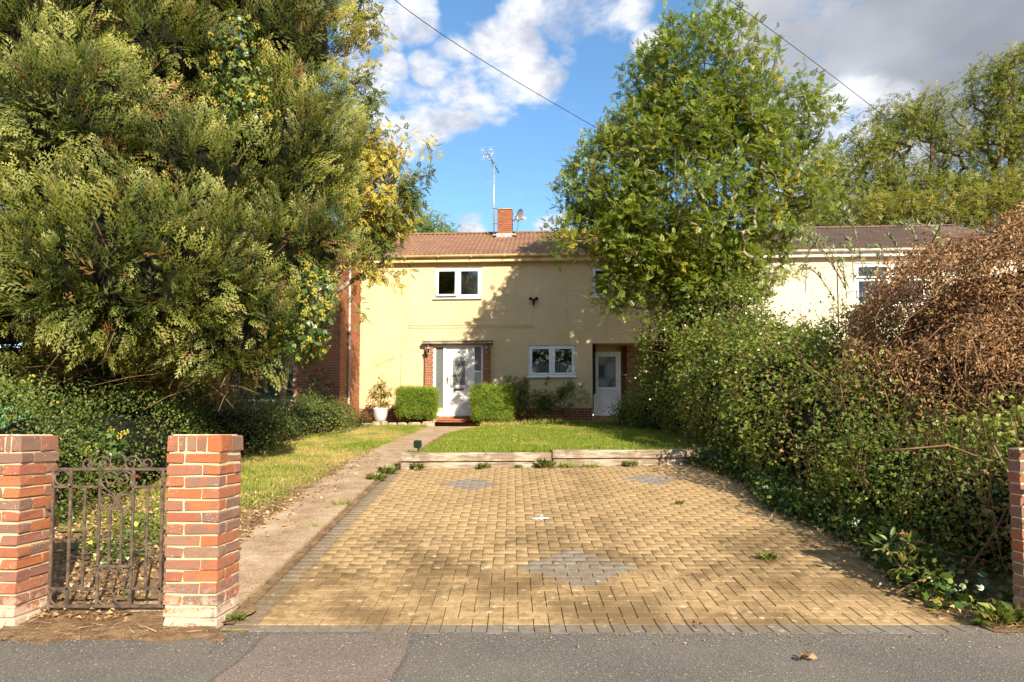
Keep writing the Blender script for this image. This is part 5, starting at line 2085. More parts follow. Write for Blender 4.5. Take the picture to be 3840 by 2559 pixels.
# drop sprays buried well inside neighbouring boughs
bur = np.zeros(len(FP), int)
for i in range(len(BC)):
    d_ = FP - BC[i]
    al = np.clip(d_ @ BA[i], -(BL[i] - BR[i]), BL[i] - BR[i])
    bur += ((d_ - al[:, None] * BA[i]) ** 2).sum(1) < (BR[i] * .55) ** 2
kp = (bur == 0) & (FP[:, 2] > 1.90 + .12 * rng.random(len(FP)))
vd = unit(FP - np.array([[0, 0, 1.2]]))
kp &= ~((np.einsum('ij,ij->i', vd, FN) > .40) & (rng.random(len(FP)) < .85))
FP, FD, FS, tint, brown, FN, FW = FP[kp], FD[kp], FS[kp], tint[kp], brown[kp], FN[kp], FW[kp]
print('boughs', len(BC), 'sprays', len(FP))
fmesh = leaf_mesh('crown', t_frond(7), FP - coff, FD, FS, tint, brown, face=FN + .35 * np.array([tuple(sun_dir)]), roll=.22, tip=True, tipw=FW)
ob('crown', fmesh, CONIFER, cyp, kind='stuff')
core('dark_core', [(tuple(np.array(c) - coff), r) for c, r in cy_lobes], cyp, .72)
A, par, rd = skeleton((-5.5, 10.3, .6), (-5.5, 10.35, 2.2), [(-5.2, 10.3, 8.0), (-4.5, 10, 6)], np.array([c for c, r in cy_lobes]), 5, r_twig=.05, expo=.5)
ob('trunk', tube_mesh('trunk', A - coff, par, rd, 8), BARK_DK, cyp)
# leader stems that show in the boughs
mbv = MB()
for i in range(0, len(BC), 4):
    p0 = BC[i] - BA[i] * BL[i] * .6 - coff
    p1 = BC[i] + BA[i] * BL[i] * .92 - coff
    mbv.tube([p0, (p0 + p1) / 2 + np.array([.01, 0, .01]), p1], [.009, .006, .002], 4, caps=False)
mbv.build('bough_stems', TWIG, cyp, kind='stuff')
# dead hanging twigs under the skirt
mbv = MB()
for i in range(260):
    x, y = R.uniform(-7.6, -3.6), R.uniform(8.4, 10.4)
    z = 2.1 + R.uniform(-.3, .35) - .0
    p = Vector((x, y, z))
    d = Vector((R.gauss(0, .3), R.gauss(-.3, .3), R.uniform(-.35, -.05)))
    mbv.tube([p - Vector(coff), p + d * .5 + Vector((0, 0, .03)) - Vector(coff), p + d - Vector(coff)], [.008, .005, .002], 3, caps=False)
mbv.build('dead_twigs', TWIG, cyp, kind='stuff')


# ------------------------------------------------------------------ ivy clumps
def ivy_clump(lobes, dens, size, label, seed, berries=60, name='ivy', yellow=.10, back=.3, group='ivy clumps'):
    rng = np.random.default_rng(seed)
    P, N = lobe_surface(lobes, dens, .85, .07, seed, back)
    n = len(P)
    D = unit(N * .25 + rng.normal(0, .35, (n, 3)) + np.array([[0, 0, -.65]]))
    me = leaf_mesh('leaves', t_ivy(), P, D, size * rng.uniform(.6, 1.2, n), .45 + .25 * vnoise(P, 1.5, seed) + rng.normal(0, .18, n), (rng.random(n) < yellow) * rng.uniform(.3, .9, n), face=N + np.array([[0, 0, .3]]), roll=.35)
    c0 = lobes[0][0]
    root = empty(name, (c0[0], c0[1], c0[2] - lobes[0][1][2]), label=label, cat='ivy', group=group)
    for v in (me,):
        co = np.empty(len(v.vertices) * 3, np.float32)
        v.vertices.foreach_get('co', co)
        co = co.reshape(-1, 3) - np.array(root.location, np.float32)
        v.vertices.foreach_set('co', co.ravel())
        v.update()
    ob('leaves', me, IVY, root, kind='stuff')
    if berries:
        sel = rng.choice(n, min(berries, n), replace=False)
        sel = sel[N[sel][:, 2] > -.3]
        mb = MB()
        for i in sel:
            c = P[i] + N[i] * .05 - np.array(root.location)
            for q in range(9):
                d = rdirs(1, rng)[0]
                e = Vector(c + d * .035)
                s = .016
                b = len(mb.v)
                mb.v += [tuple(e + Vector(v) * s) for v in ((1, 0, 0), (-1, 0, 0), (0, 1, 0), (0, -1, 0), (0, 0, 1), (0, 0, -1))]
                for f in ((0, 2, 4), (2, 1, 4), (1, 3, 4), (3, 0, 4), (2, 0, 5), (1, 2, 5), (3, 1, 5), (0, 3, 5)):
                    mb.f.append(tuple(b + k for k in f))
                    mb.sm.append(False)
        mb.build('flower_heads', plain('ivy_flower_' + str(seed), (.42, .36, .05), .7), root, kind='stuff')
    return root


ivy_clump([((-3.85, 8.9, 6.25), (.32, .3, .75)), ((-3.7, 8.9, 5.8), (.28, .28, .35))], 260, .075, 'flowering ivy hanging high on the cypress near its top', 51, 70)
ivy_clump([((-2.72, 9.0, 3.22), (.26, .25, .30)), ((-2.84, 8.95, 2.82), (.30, .26, .28)), ((-2.98, 8.95, 2.50), (.27, .25, .24))], 260, .085, 'glossy flowering ivy at the low edge of the cypress before the brick wall', 52, 80)
ivy_clump([((-5.9, 7.4, 1.45), (.45, .35, .45)), ((-5.5, 7.6, 1.05), (.6, .4, .40)), ((-5.0, 7.5, 1.05), (.5, .3, .30))], 230, .085, 'sunlit flowering ivy above the gate pillar cut by the picture edge', 53, 50)
ivy_clump([((-5.3, 17.55, 2.25), (.22, .15, .55)), ((-5.5, 17.5, 1.9), (.3, .2, .4))], 260, .08, 'dark ivy climbing the neighbouring brick wall beside its window', 54, 0)
ivy_clump([((3.75, 4.32, 1.05), (.32, .2, .28)), ((3.62, 4.28, .72), (.20, .1, .4)), ((4.2, 4.3, .9), (.45, .2, .4))], 330, .055, 'ivy spilling over the low brick wall end by the brambles', 55, 0)
# dead creeper on the neighbour's bricks
P = []
rng = np.random.default_rng(9)
for i in range(900):
    u = rng.uniform(-5.55, -4.72)
    z = rng.uniform(1.8, 3.7)
    if z > 3.9 - (u + 5.6) * 1.6 + rng.normal(0, .2):
        continue
    P.append(hw(u, -1.95 - rng.random() * .05, z))
P = np.array([tuple(p) for p in P])
cr = leaf_mesh('creeper', t_leaf2(.7), P, rdirs(len(P), rng) + np.array([[0, -.4, -.6]]), rng.uniform(.03, .07, len(P)), rng.uniform(.3, 1, len(P)), None, np.tile(np.array([[0, -1.0, 0]]), (len(P), 1)), .5)
ob('dead_creeper', cr, DEAD, label='dead orange brown creeper on the neighbouring brick wall', cat='creeper')

# ------------------------------------------------------------------ hedge along the left boundary
def hedge_mass(name, label, lobes, dens, size, m, seed, t, cat, mixf=None, roll=.6, back=.35, jit=.10, k=.68, stems=0, group=None, tintb=.45, hang=0.0):
    rng = np.random.default_rng(seed)
    root = empty(name, (lobes[0][0][0], lobes[0][0][1], gz(0, lobes[0][0][1])), label=label, cat=cat, group=group)
    off = np.array(root.location)
    P, N = lobe_surface(lobes, dens, .88, jit, seed, back)
    nz = vnoise(P, 1.1, seed)
    nz2 = vnoise(P, 3.2, seed + 3)
    P = P + N * (nz * .30 + nz2 * .12)[:, None]
    near = P[:, 1] < 7.6
    if near.any() and P[:, 1].min() > 0:
        P = np.vstack([P, P[near] + rng.normal(0, .06, (near.sum(), 3))])
        N = np.vstack([N, N[near]])
        nz, nz2 = np.concatenate([nz, nz[near]]), np.concatenate([nz2, nz2[near]])
    size = size * np.clip(P[:, 1] / 9.5, .62, 1.0) if P[:, 1].min() > 0 else size
    n = len(P)
    D = unit(N * .30 + rng.normal(0, .6, (n, 3)) + np.array([[0, 0, .05 - hang]]))
    mb_ = mixf(P, N, rng) if mixf is not None else (rng.random(n) < .03) * .8
    me = leaf_mesh('leaves', t, P - off, D, size * rng.uniform(.6, 1.3, n), tintb + .30 * nz + .2 * nz2 + rng.normal(0, .17, n), mb_, face=N * .7 + np.array([[0, 0, .45]]) + .45 * np.array([tuple(sun_dir)]), roll=roll)
    ob('leaves', me, m, root, kind='stuff')
    core('dark_core', [(tuple(np.array(c) - off), r) for c, r in lobes], root, k)
    for o_ in root.children:
        if o_.name.startswith('dark_core'):
            pass
    return root, P, N


def fix_core_ground():
    pass


hl = []
for y in np.arange(6.4, 17.6, .95):
    top = .46 + (y - 8) * .16 if y < 8 else (1.72 + (y - 8) * .045)
    top = 1.70 + (y - 8) * .045
    h = top - gz(0, y)
    hl.append(((-5.25 + .12 * math.sin(y * 1.7) + (.28 if y > 15.5 else 0), y, gz(0, y) + h * .36), (.85 + .1 * math.sin(y * 2.3), .85, h * .66)))
hl.append(((-4.75, 16.8, 1.75), (.55, .6, .5)))
hl.append(((-4.35, 17.8, 1.42), (.45, .4, .32)))
hedge_mass('boundary_hedge', 'shaggy dark green hedge running from the gate to the brick wall', hl, 900, .048, HEDGE, 61, t_leaf2(.55), 'hedge', mixf=lambda P, N, rng: (rng.random(len(P)) < .05 + .25 * (P[:, 2] < gzv(P[:, 0], P[:, 1]) + .35)) * rng.uniform(.4, 1, len(P)))

hedge_gs = hedge_mass('garden_shrubs', 'dark shrubs of the neighbouring garden beneath the cypress', [((-7.6, 9.8, 1.6), (1.3, .9, 1.4)), ((-9.4, 9.6, 2.0), (1.5, 1.0, 1.8)), ((-6.4, 11.2, 1.7), (1.2, .9, 1.1)), ((-11.2, 10.5, 2.6), (1.6, 1.2, 2.3)), ((-8.2, 12.5, 2.4), (1.8, 1.0, 1.9)), ((-13.5, 11, 3.5), (2.0, 1.2, 3.4))], 430, .075, HEDGE, 66, t_leaf2(.6), 'shrubs', tintb=.4)
hedge_gs[0]['kind'] = 'stuff'
hedge_rs = hedge_mass('roadside_trees', 'row of trees across the road, seen only as dark window reflections', [((x_, -15 + .8 * math.sin(x_), 4.7 + .4 * math.sin(x_ * 1.3)), (2.3, 1.6, 5.0 + .5 * math.sin(x_ * 2.1))) for x_ in np.arange(-16, 17, 3.1)], 14, .45, HEDGE, 67, t_leaf2(.7), 'trees', back=1.0)
hedge_rs[0]['kind'] = 'stuff'

# ------------------------------------------------------------------ bramble thicket on the right
br = [((4.25, 5.3, .55), (.95, .85, .68)), ((4.2, 6.5, .75), (1.0, 1.1, .62)), ((4.15, 8.0, 1.05), (1.0, 1.2, .98)), ((4.15, 9.6, 1.4), (1.0, 1.2, 1.15)), ((4.2, 11.2, 1.75), (1.05, 1.3, 1.3)),
      ((4.3, 12.9, 2.0), (1.1, 1.3, 1.4)), ((4.4, 14.4, 2.2), (1.2, 1.3, 1.55)), ((4.2, 15.9, 2.1), (1.15, 1.1, 1.35)), ((3.75, 17.0, 1.75), (.8, .9, .85)), ((5.4, 10.5, 1.8), (1.2, 1.5, 1.2)), ((5.6, 13.0, 2.1), (1.4, 1.8, 1.1)), ((6.4, 15.4, 2.2), (1.5, 1.3, 1.1)),
      ((4.6, 14.5, 3.5), (1.25, 1.0, 1.2)), ((3.8, 14.9, 3.1), (.8, .9, .9)), ((3.35, 18.0, 1.72), (.62, .30, .52)), ((4.4, 18.0, 1.8), (.8, .5, .7))]


def br_mix(P, N, rng):
    h = P[:, 2] - gzv(P[:, 0], P[:, 1])
    dry = np.clip(vnoise(P, .8, 12) * 2.2 + .25, 0, 1) * np.clip(1.6 - h, .1, 1)
    return (rng.random(len(P)) < .05 + .42 * dry) * rng.uniform(.5, 1, len(P))


broot, bP, bN = hedge_mass('bramble_thicket', 'tangled green bramble and ivy thicket along the driveway edge', br, 640, .066, BRAMBLE, 62, t_tri(), 'thicket', mixf=br_mix, jit=.13, back=.3, roll=.55)
boff = np.array(broot.location)
# dry canes standing and arching out of it
mbv = MB()
rng = np.random.default_rng(15)
sel = rng.choice(np.nonzero((bN[:, 0] < .3))[0], 900, replace=False)
for i in sel:
    p = bP[i] - bN[i] * .15 - boff
    h = bP[i][2] - gz(0, bP[i][1])
    if h < 1.2:
        d = np.array([rng.normal(-.05, .10), rng.normal(0, .10), rng.uniform(.25, .65)])
    else:
        d = bN[i] * rng.uniform(.2, .4) + np.array([rng.normal(0, .22), rng.normal(0, .22), rng.uniform(-.1, .3)])
    mbv.tube([p, p + d * .55 + bN[i] * .07, p + d], [.006, .005, .003], 3, caps=False)
mbv.build('dry_canes', TWIG, broot, kind='stuff')
# small white bramble flowers
mbv = MB()
sel = rng.choice(np.nonzero((bP[:, 1] > 9) & (bP[:, 2] > 1.6))[0], 190, replace=False)
for i in sel:
    c = Vector(bP[i] + bN[i] * .07 - boff)
    a = rng.random() * 6
    q = [c + Vector((.019 * math.cos(a + k * 1.257), -.012 * rng.random(), .019 * math.sin(a + k * 1.257))) for k in range(5)]
    mbv.quad(*q)
mbv.build('blossoms', PETAL_W, broot, kind='stuff')

# dead brown mound
dm = [((5.45, 6.2, 1.15), (.7, .6, .6)), ((6.1, 8.3, 2.35), (1.5, 1.9, 1.40)), ((5.45, 7.9, 2.15), (.95, 1.2, .98)), ((6.9, 8.0, 2.55), (1.4, 1.7, 1.45)), ((5.5, 6.9, 1.75), (.85, .8, .72)), ((5.85, 9.2, 2.2), (.8, 1.2, .72)), ((5.1, 7.2, 1.65), (.75, .9, .72)), ((4.75, 7.9, 1.85), (.6, .7, .6)), ((5.05, 6.3, 1.4), (.5, .6, .48))]
droot, dP, dN = hedge_mass('dead_bramble_mound', 'big mound of dead brown bramble overhanging the green thicket', dm, 1350, .066, DEAD, 63, t_leaf2(.42), 'brambles', mixf=lambda P, N, rng: np.zeros(len(P)), jit=.08, roll=.9, k=.62, tintb=.5, hang=.7)
doff = np.array(droot.location)
mbv = MB()
sel = rng.choice(len(dP), 1100, replace=False)
for i in sel:
    p = dP[i] - dN[i] * .12 - doff
    tang = unit(np.cross(dN[i], rng.normal(0, 1, 3))[None])[0]
    L_ = rng.uniform(.25, .9)
    mbv.tube([p, p + tang * L_ * .4 + dN[i] * .16, p + tang * L_ * .8 + dN[i] * .12 + np.array([0, 0, -.05]), p + tang * L_ + np.array([0, 0, -.12])], [.0075, .006, .005, .003], 4, caps=False)
mbv.build('dead_canes', TWIG, droot, kind='stuff')
# bright regrowth low in front of it
hedge_mass('bramble_regrowth', 'bright green young bramble leaves sunlit above the brick wall end', [((4.55, 5.75, 1.18), (.5, .45, .28)), ((5.1, 5.9, 1.08), (.6, .45, .33))], 650, .085, HEDGE, 64, t_tri(.75), 'brambles', mixf=lambda P, N, rng: (rng.random(len(P)) < .12) * .8, tintb=.95, jit=.12, k=.35)

# silver leaved shoots rising over the dead mound
sv = empty('silver_leaved_shrub', (5.6, 9.8, 2.2), label='silver green leafy shoots rising behind the dead brambles', cat='shrub')
rng = np.random.default_rng(31)
Ps, Ds = [], []
mbv = MB()
for k in range(26):
    b0_ = np.array([rng.uniform(-1.1, 1.6), rng.uniform(-.5, .8), rng.uniform(.9, 1.6)])
    tip_ = b0_ + np.array([rng.uniform(-.9, .3), rng.uniform(-.4, .4), rng.uniform(.3, 1.0)])
    pts = [b0_ + (tip_ - b0_) * t + np.array([0, 0, .25 * math.sin(t * 3.14)]) for t in np.linspace(0, 1, 6)]
    mbv.tube(pts, [.008, .007, .006, .005, .004, .002], 4, caps=False)
    for t in np.linspace(.1, 1, 22):
        q = b0_ + (tip_ - b0_) * t + np.array([0, 0, .25 * math.sin(t * 3.14)])
        for s in (-1, 1):
            Ps.append(q)
            Ds.append(np.array([s * .5 + rng.normal(0, .3), rng.normal(0, .4), .55]) + (tip_ - b0_) * .4)
mbv.build('stems', TWIG, sv)
ob('leaves', leaf_mesh('leaves', t_leaf2(.24), np.array(Ps), np.array(Ds), rng.uniform(.07, .12, len(Ps)), rng.uniform(.1, 1, len(Ps))), WILLOW, sv, kind='stuff')

# ------------------------------------------------------------------ clipped bushes by the door
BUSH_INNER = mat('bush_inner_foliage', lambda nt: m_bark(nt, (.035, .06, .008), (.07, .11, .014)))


def clipped(cx, cy, z0, w, d, h, label, seed):
    rng = np.random.default_rng(seed)
    root = empty('clipped_bush', (cx, cy, z0), label=label, cat='bush', group='clipped bushes by the front door')
    Ps, Ns = [], []
    n = 6500
    q = rng.uniform(-1, 1, (n * 2, 3))
    ax_ = rng.integers(0, 3, n * 2)
    sg = np.where(rng.random(n * 2) < .5, -1, 1)
    q[np.arange(n * 2), ax_] = sg
    q = q[~((ax_ == 2) & (sg < 0))][:n]
    # superellipsoid rounding
    e = (np.abs(q) ** 7).sum(1) ** (1 / 7)
    q = q / e[:, None]
    N = unit(np.sign(q) * np.abs(q) ** 6)
    P = q * np.array([w / 2, d / 2, h / 2]) + np.array([0, 0, h / 2 + .02])
    nz = np.array([noise.noise((p[0] * 3 + seed, p[1] * 3, p[2] * 3)) for p in P])
    taper = 1 - .13 * np.clip(.5 - P[:, 2] / h, 0, 1) * 2
    P[:, :2] *= taper[:, None]
    P = P + N * (nz * .05 - .035 - np.abs(rng.normal(0, .045, len(P))))[:, None]
    D = unit(N * .35 + rng.normal(0, .45, (len(P), 3)) + np.array([[0, 0, .55]]))
    low = np.clip(1 - P[:, 2] / (h * .45), 0, 1)
    me = leaf_mesh('leaves', t_frond(3), P, D, rng.uniform(.10, .17, len(P)), .5 + .3 * nz + rng.normal(0, .16, len(P)), (rng.random(len(P)) < .04 + .25 * low) * .7, face=N, roll=.45, tip=True)
    ob('leaves', me, BOX, root, kind='stuff')
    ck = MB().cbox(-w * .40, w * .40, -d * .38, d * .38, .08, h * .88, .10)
    ck.build('dark_core', BUSH_INNER, root)
    mb = MB()
    for k in range(7):
        mb.tube([(R.uniform(-.2, .2), R.uniform(-.15, .15), -.06), (R.uniform(-.3, .3), R.uniform(-.2, .2), .25)], .018, 5)
    mb.build('stems', BARK_DK, root)
    mb = MB()
    for k in range(26):
        x, y = R.uniform(-.45, .45) * w, R.uniform(-.45, .45) * d
        mb.tube([(x, y, h * .9), (x + R.gauss(0, .04), y + R.gauss(0, .04), h + R.uniform(.05, .2))], [.006, .003], 3, caps=False)
    mb.build('stray_shoots', TWIG, root, kind='stuff')
    return root


clipped(-2.74, 18.92, 1.60, 1.18, .80, .94, 'clipped square bush on the potted plant side of the steps', 71)
clipped(-.55, 18.85, 1.50, 1.26, .85, 1.10, 'clipped square bush on the rose side of the steps', 72)


# ------------------------------------------------------------------ small shrubs: pot plant, roses
def shrub(name, label, base, tips, leafmat, nl, size, seed, t, cat, stemmat=TWIG, group=None, blooms=None, petal=None, spread=.10, mixp=.08, bs=1.0):
    rng = np.random.default_rng(seed)
    root = empty(name, base, label=label, cat=cat, group=group)
    pts = np.array(tips)
    A, par, rd = skeleton((0, 0, -.03), (0, 0, .12), [tuple(pts[np.argmax(pts[:, 2])])], pts, seed, r_twig=.0035, expo=.42)
    ob('stems', tube_mesh('stems', A, par, rd, 5), stemmat, root)
    P0 = np.repeat(pts, nl, 0)
    n = len(P0)
    D = unit(rdirs(n, rng) + np.array([[0, -.1, .1]]))
    P = P0 + D * rng.random((n, 1)) * spread
    ob('leaves', leaf_mesh('leaves', t, P, unit(D + np.array([[0, 0, -.15]])), size * rng.uniform(.6, 1.3, n), .5 + rng.normal(0, .25, n), (rng.random(n) < mixp) * rng.uniform(.4, 1, n)), leafmat, root, kind='stuff')
    for b in (blooms or []):
        mb = MB()
        for l, (rr_, tl) in enumerate(((.062 * bs, .3), (.045 * bs, .8), (.025 * bs, 1.3))):
            for k in range(6):
                a = k * 1.047 + l * .5
                c, s = math.cos(a), math.sin(a)
                c2, s2 = math.cos(a + .8), math.sin(a + .8)
                mb.quad(b, (b[0] + c * rr_, b[1] + s * rr_ * .9, b[2] + rr_ * tl * .6), (b[0] + (c + c2) * rr_ * .62, b[1] + (s + s2) * rr_ * .62, b[2] + rr_ * tl), (b[0] + c2 * rr_, b[1] + s2 * rr_ * .9, b[2] + rr_ * tl * .6), smooth=True)
        mb.build('bloom', petal, root)
    return root


rng = np.random.default_rng(19)
tp = [(rng.normal(0, .13) * (1.2 - z * .7), rng.normal(0, .12), z) for z in rng.uniform(.08, .80, 60)] + [(.02, 0, .9), (-.3, 0, .30), (.32, 0, .42), (.26, 0, .55), (-.22, .05, .42)]
shrub('potted_shrub', 'golden variegated shrub growing in the pale pot', (-3.80, 18.86, 1.95), tp, POTLEAF, 13, .085, 81, t_leaf2(.4), 'shrub', spread=.09, mixp=.18)


def rose_tips(n, w, h, seed, x0=0, lean=0.0):
    rg = np.random.default_rng(seed)
    out = []
    for i in range(n):
        z = h * (.25 + .75 * rg.random() ** .7)
        out.append((x0 + rg.normal(0, w) * (.5 + z / h * .5) + lean * z, rg.normal(0, .16), z))
    return out


r1 = rose_tips(46, .22, 1.35, 1, -.02)
shrub('rose_bush', 'tall pink flowered rose bush between the clipped bush and the window', (.28, 18.98, 1.52), r1, ROSE, 30, .10, 82, t_pinnate(2, .6), 'rose bush', BARK_DK, 'rose bushes under the window',
      [(-.24, -.12, 1.18), (-.10, -.1, 1.32), (-.22, -.15, .98), (-.05, -.16, 1.02), (.12, -.14, .95), (-.28, -.1, 1.08), (.05, -.12, 1.22), (.2, -.1, .9)], PETAL_P, mixp=.15)
r2 = rose_tips(34, .20, .95, 2)
shrub('rose_bush', 'rose bush in front of the window with one pink bloom above it', (.85, 18.95, 1.52), r2 + [(.18, -.05, 1.25)], ROSE, 30, .10, 83, t_pinnate(2, .6), 'rose bush', BARK_DK, 'rose bushes under the window', [(.20, -.08, 1.36), (.17, -.06, 1.29), (.23, -.06, 1.31)], PETAL_P, mixp=.12)
r3 = rose_tips(40, .24, 1.15, 3, 0, .15)
shrub('rose_bush', 'leafy rose bush without blooms reaching past the window corner', (1.40, 18.95, 1.52), r3 + [(.7, 0, .9), (.6, 0, 1.05), (.8, 0, .75)], ROSE, 30, .10, 84, t_pinnate(2, .6), 'rose bush', BARK_DK, 'rose bushes under the window', mixp=.12)


# ------------------------------------------------------------------ grass
def grass_field(name, label, pts, hgt, m, seed, straw, t=None, dens_clump=True):
    rng = np.random.default_rng(seed)
    n = len(pts)
    D = unit(np.stack([rng.normal(0, .35, n), rng.normal(0, .35, n), np.ones(n)], 1))
    nz = np.array([noise.noise((p[0] * .9, p[1] * .9, seed)) for p in pts])
    nz2 = np.array([noise.noise((p[0] * 3.1, p[1] * 3.1, seed + 9)) for p in pts])
    st = np.clip(straw(pts) + nz * 1.1 + nz2 * .5, 0, 1)
    mixb = np.clip(st + rng.normal(0, .15, n), 0, 1)
    S = hgt * rng.uniform(.5, 1.3, n) * (1 - .35 * st)
    me = leaf_mesh(name, t or t_blade1(), pts, D, S, .5 + .3 * nz2 + rng.normal(0, .2, n), mixb, face=np.stack([rng.normal(0, 1, n), rng.normal(0, 1, n), np.zeros(n)], 1), roll=.2)
    return ob(name, me, m, label=label, cat='grass', kind='stuff')


rng = np.random.default_rng(101)
n = 120000
y = rng.uniform(10.2, 18.5, n)
x = rng.uniform(-1.7, 3.6, n)
pr = np.array([path_r(v) for v in y])
ok = (x > pr + .10 + .12 * rng.random(n)) & (y > 10.02 + (x + 1.7) * math.tan(SLP_A) + .10)
x, y = x[ok], y[ok]
edge = np.clip((x - pr[ok] - .2) / .35, 0, 1)
lz = .925 + (y - 10.1) * .066 + .02 * np.sin(x * 1.3 + y * .7)
z = np.where(y > 10.6, (gzv(x, y) + .02) * (1 - edge) + lz * edge, lz - .01)
pts = np.stack([x, y, z], 1)
grass_field('lawn_grass', 'short bright green lawn grass above the sleepers', pts, .065, GRASS, 3, lambda p: -.22 + .55 * np.clip((p[:, 1] - 16.0) / 2.5, 0, 1) + .4 * np.exp(-((p[:, 0] - 1.6) ** 2 / .5 + (p[:, 1] - 17.2) ** 2 / .3)))
n = 95000
y = 6.6 + (18.4 - 6.6) * rng.random(n) ** .85
x = rng.uniform(-4.85, -2.2, n)
pl = np.array([path_l(v) for v in y])
thin = np.clip((y - 6.6) / 2.2, .12, 1)
ok = (x < pl - .02 + .08 * rng.normal(0, 1, n)) & (rng.random(n) < thin)
x, y = x[ok], y[ok]
pts = np.stack([x, y, gzv(x, y) + .03], 1)
grass_field('verge_grass', 'patchy straw and green grass beside the path below the hedge', pts, .060, GRASS, 5, lambda p: .42 - .15 * np.clip((p[:, 0] + 3.2) * 2, -1, 1) + .2 * np.clip((8.5 - p[:, 1]) / 2, 0, 1))
# taller straggling grass under the house wall
n = 2600
y = rng.uniform(18.1, 18.6, n)
x = rng.uniform(-.9, 3.6, n)
pts = np.stack([x, y, .925 + (y - 10.1) * .066], 1)
grass_field('tall_grass', 'straggling tall grass along the rubble edging below the roses', pts, .20, GRASS, 6, lambda p: np.full(len(p), .35), t_blade())

# buttercup specks
mbv = MB()
for k in range(190):
    if k < 150:
        xx, yy = R.uniform(-1.2, 3.4), 10.4 + 8.0 * R.random() ** .6
        zz = lawn_z(xx, yy) + R.uniform(.05, .10)
    else:
        xx, yy = R.uniform(-4.6, -2.8), R.uniform(8, 17)
        zz = gz(xx, yy) + R.uniform(.06, .10)
    r_ = R.uniform(.010, .018)
    mbv.quad(*[(xx + r_ * math.cos(a), yy + r_ * math.sin(a) * .8, zz + .01 * math.sin(a * 2)) for a in (0, 1.257, 2.513, 3.77, 5.027)])
mbv.build('lawn_flowers', PETAL_Y, label='tiny yellow flowers dotted through the lawns', cat='flowers', kind='stuff')


# ------------------------------------------------------------------ weeds, ground ivy, fallen leaves
def weed(x, y, z, s, label, seed, m=HEDGE, t=None, n=40, tall=.6, cat='weed', tint=.6):
    rng = np.random.default_rng(seed)
    root_p = np.zeros((n, 3))
    a = rng.uniform(0, 6.28, n)
    rr = rng.random(n) ** .6
    root_p[:, 0], root_p[:, 1] = rr * s * .5 * np.cos(a), rr * s * .35 * np.sin(a)
    root_p[:, 2] = rng.random(n) * s * tall * .5
    D = np.stack([np.cos(a), np.sin(a) * .8, rng.uniform(.2, 1.6, n)], 1)
    me = leaf_mesh('weed', t or t_leaf2(.4), root_p, D, s * rng.uniform(.20, .50, n), tint + rng.normal(0, .2, n), (rng.random(n) < .15) * .7, roll=.5)
    o = ob('weed', me, m, label=label, cat=cat, group='weeds in the paving and edges', loc=(x, y, z))
    return o


weeds = [(-1.42, 9.93, .17, 'leafy weed at the path end of the lower sleeper'), (-.42, 9.98, .16, 'weed in front of the lower sleeper, second along from the path'), (.10, 10.02, .10, 'small weed below the sleepers just before their joint'),
         (.52, 10.06, .24, 'thick weed below the sleeper joint'), (.88, 10.10, .26, 'largest weed tuft right after the sleeper joint'), (1.20, 10.10, .22, 'weed tuft in the brown litter under the pale sleeper'), (1.85, 10.20, .18, 'upright weed under the pale sleeper towards the hedge'), (2.85, 10.45, .20, 'weed by the far end of the pale sleeper'),
         (-1.98, 7.55, .22, 'grassy tuft between the path and the grey edging'), (-1.95, 6.62, .14, 'small tuft on the path slab joint nearest the pillar'), (-2.12, 6.60, .10, 'tiny tuft on the path slab joint by the soil'), (-1.86, 9.0, .22, 'weeds at the drive corner beside the path'), (-1.80, 9.5, .24, 'weeds under the sleeper end at the drive corner'),
         (2.18, 5.62, .12, 'flat dry weed growing between the near pavers'), (1.95, 7.65, .08, 'tiny green sprig in the middle pavers'), (3.30, 4.32, .26, 'pale weed clump at the tarmac edge by the wall'), (3.12, 4.25, .22, 'straggling weed lying on the corner pavers'), (3.55, 4.55, .26, 'broad weed below the ivy clad wall'),
         (-1.80, 4.36, .10, 'small green sprig at the foot of the gate pillar')]
for k, (x, y, s, lab) in enumerate(weeds):
    grassy = 'grass' in lab or 'tuft' in lab
    weed(x, y, (gz(x, y) if y < 18 else 1.5) + .005, s, lab, 200 + k, GRASS if grassy else HEDGE, t_blade() if grassy else t_leaf2(.42), 80 if grassy else 80, .6 if not grassy else .2, tint=.65)

# skirt of weeds and ground ivy along the foot of the thicket
rng = np.random.default_rng(44)
n = 5200
y = 4.5 + 6.2 * rng.random(n)
x = 3.05 + np.abs(rng.normal(0, .28, n)) - .12 * rng.random(n) + .10 * np.sin(y * 2.3)
z = gzv(x, y) + rng.random(n) ** 2 * .25 + .01
P = np.stack([x, y, z], 1)
D = unit(rng.normal(0, .6, (n, 3)) + np.array([[-.5, -.2, .5]]))
me = leaf_mesh('ground_ivy', t_ivy(), P, D, rng.uniform(.03, .075, n), .4 + rng.normal(0, .22, n), (rng.random(n) < .10) * .6, face=np.tile(np.array([[-.2, -.2, 1.0]]), (n, 1)), roll=.5)
ob('ground_ivy', me, IVY, label='ground ivy and weeds creeping onto the driveway edge', cat='ground ivy', kind='stuff')
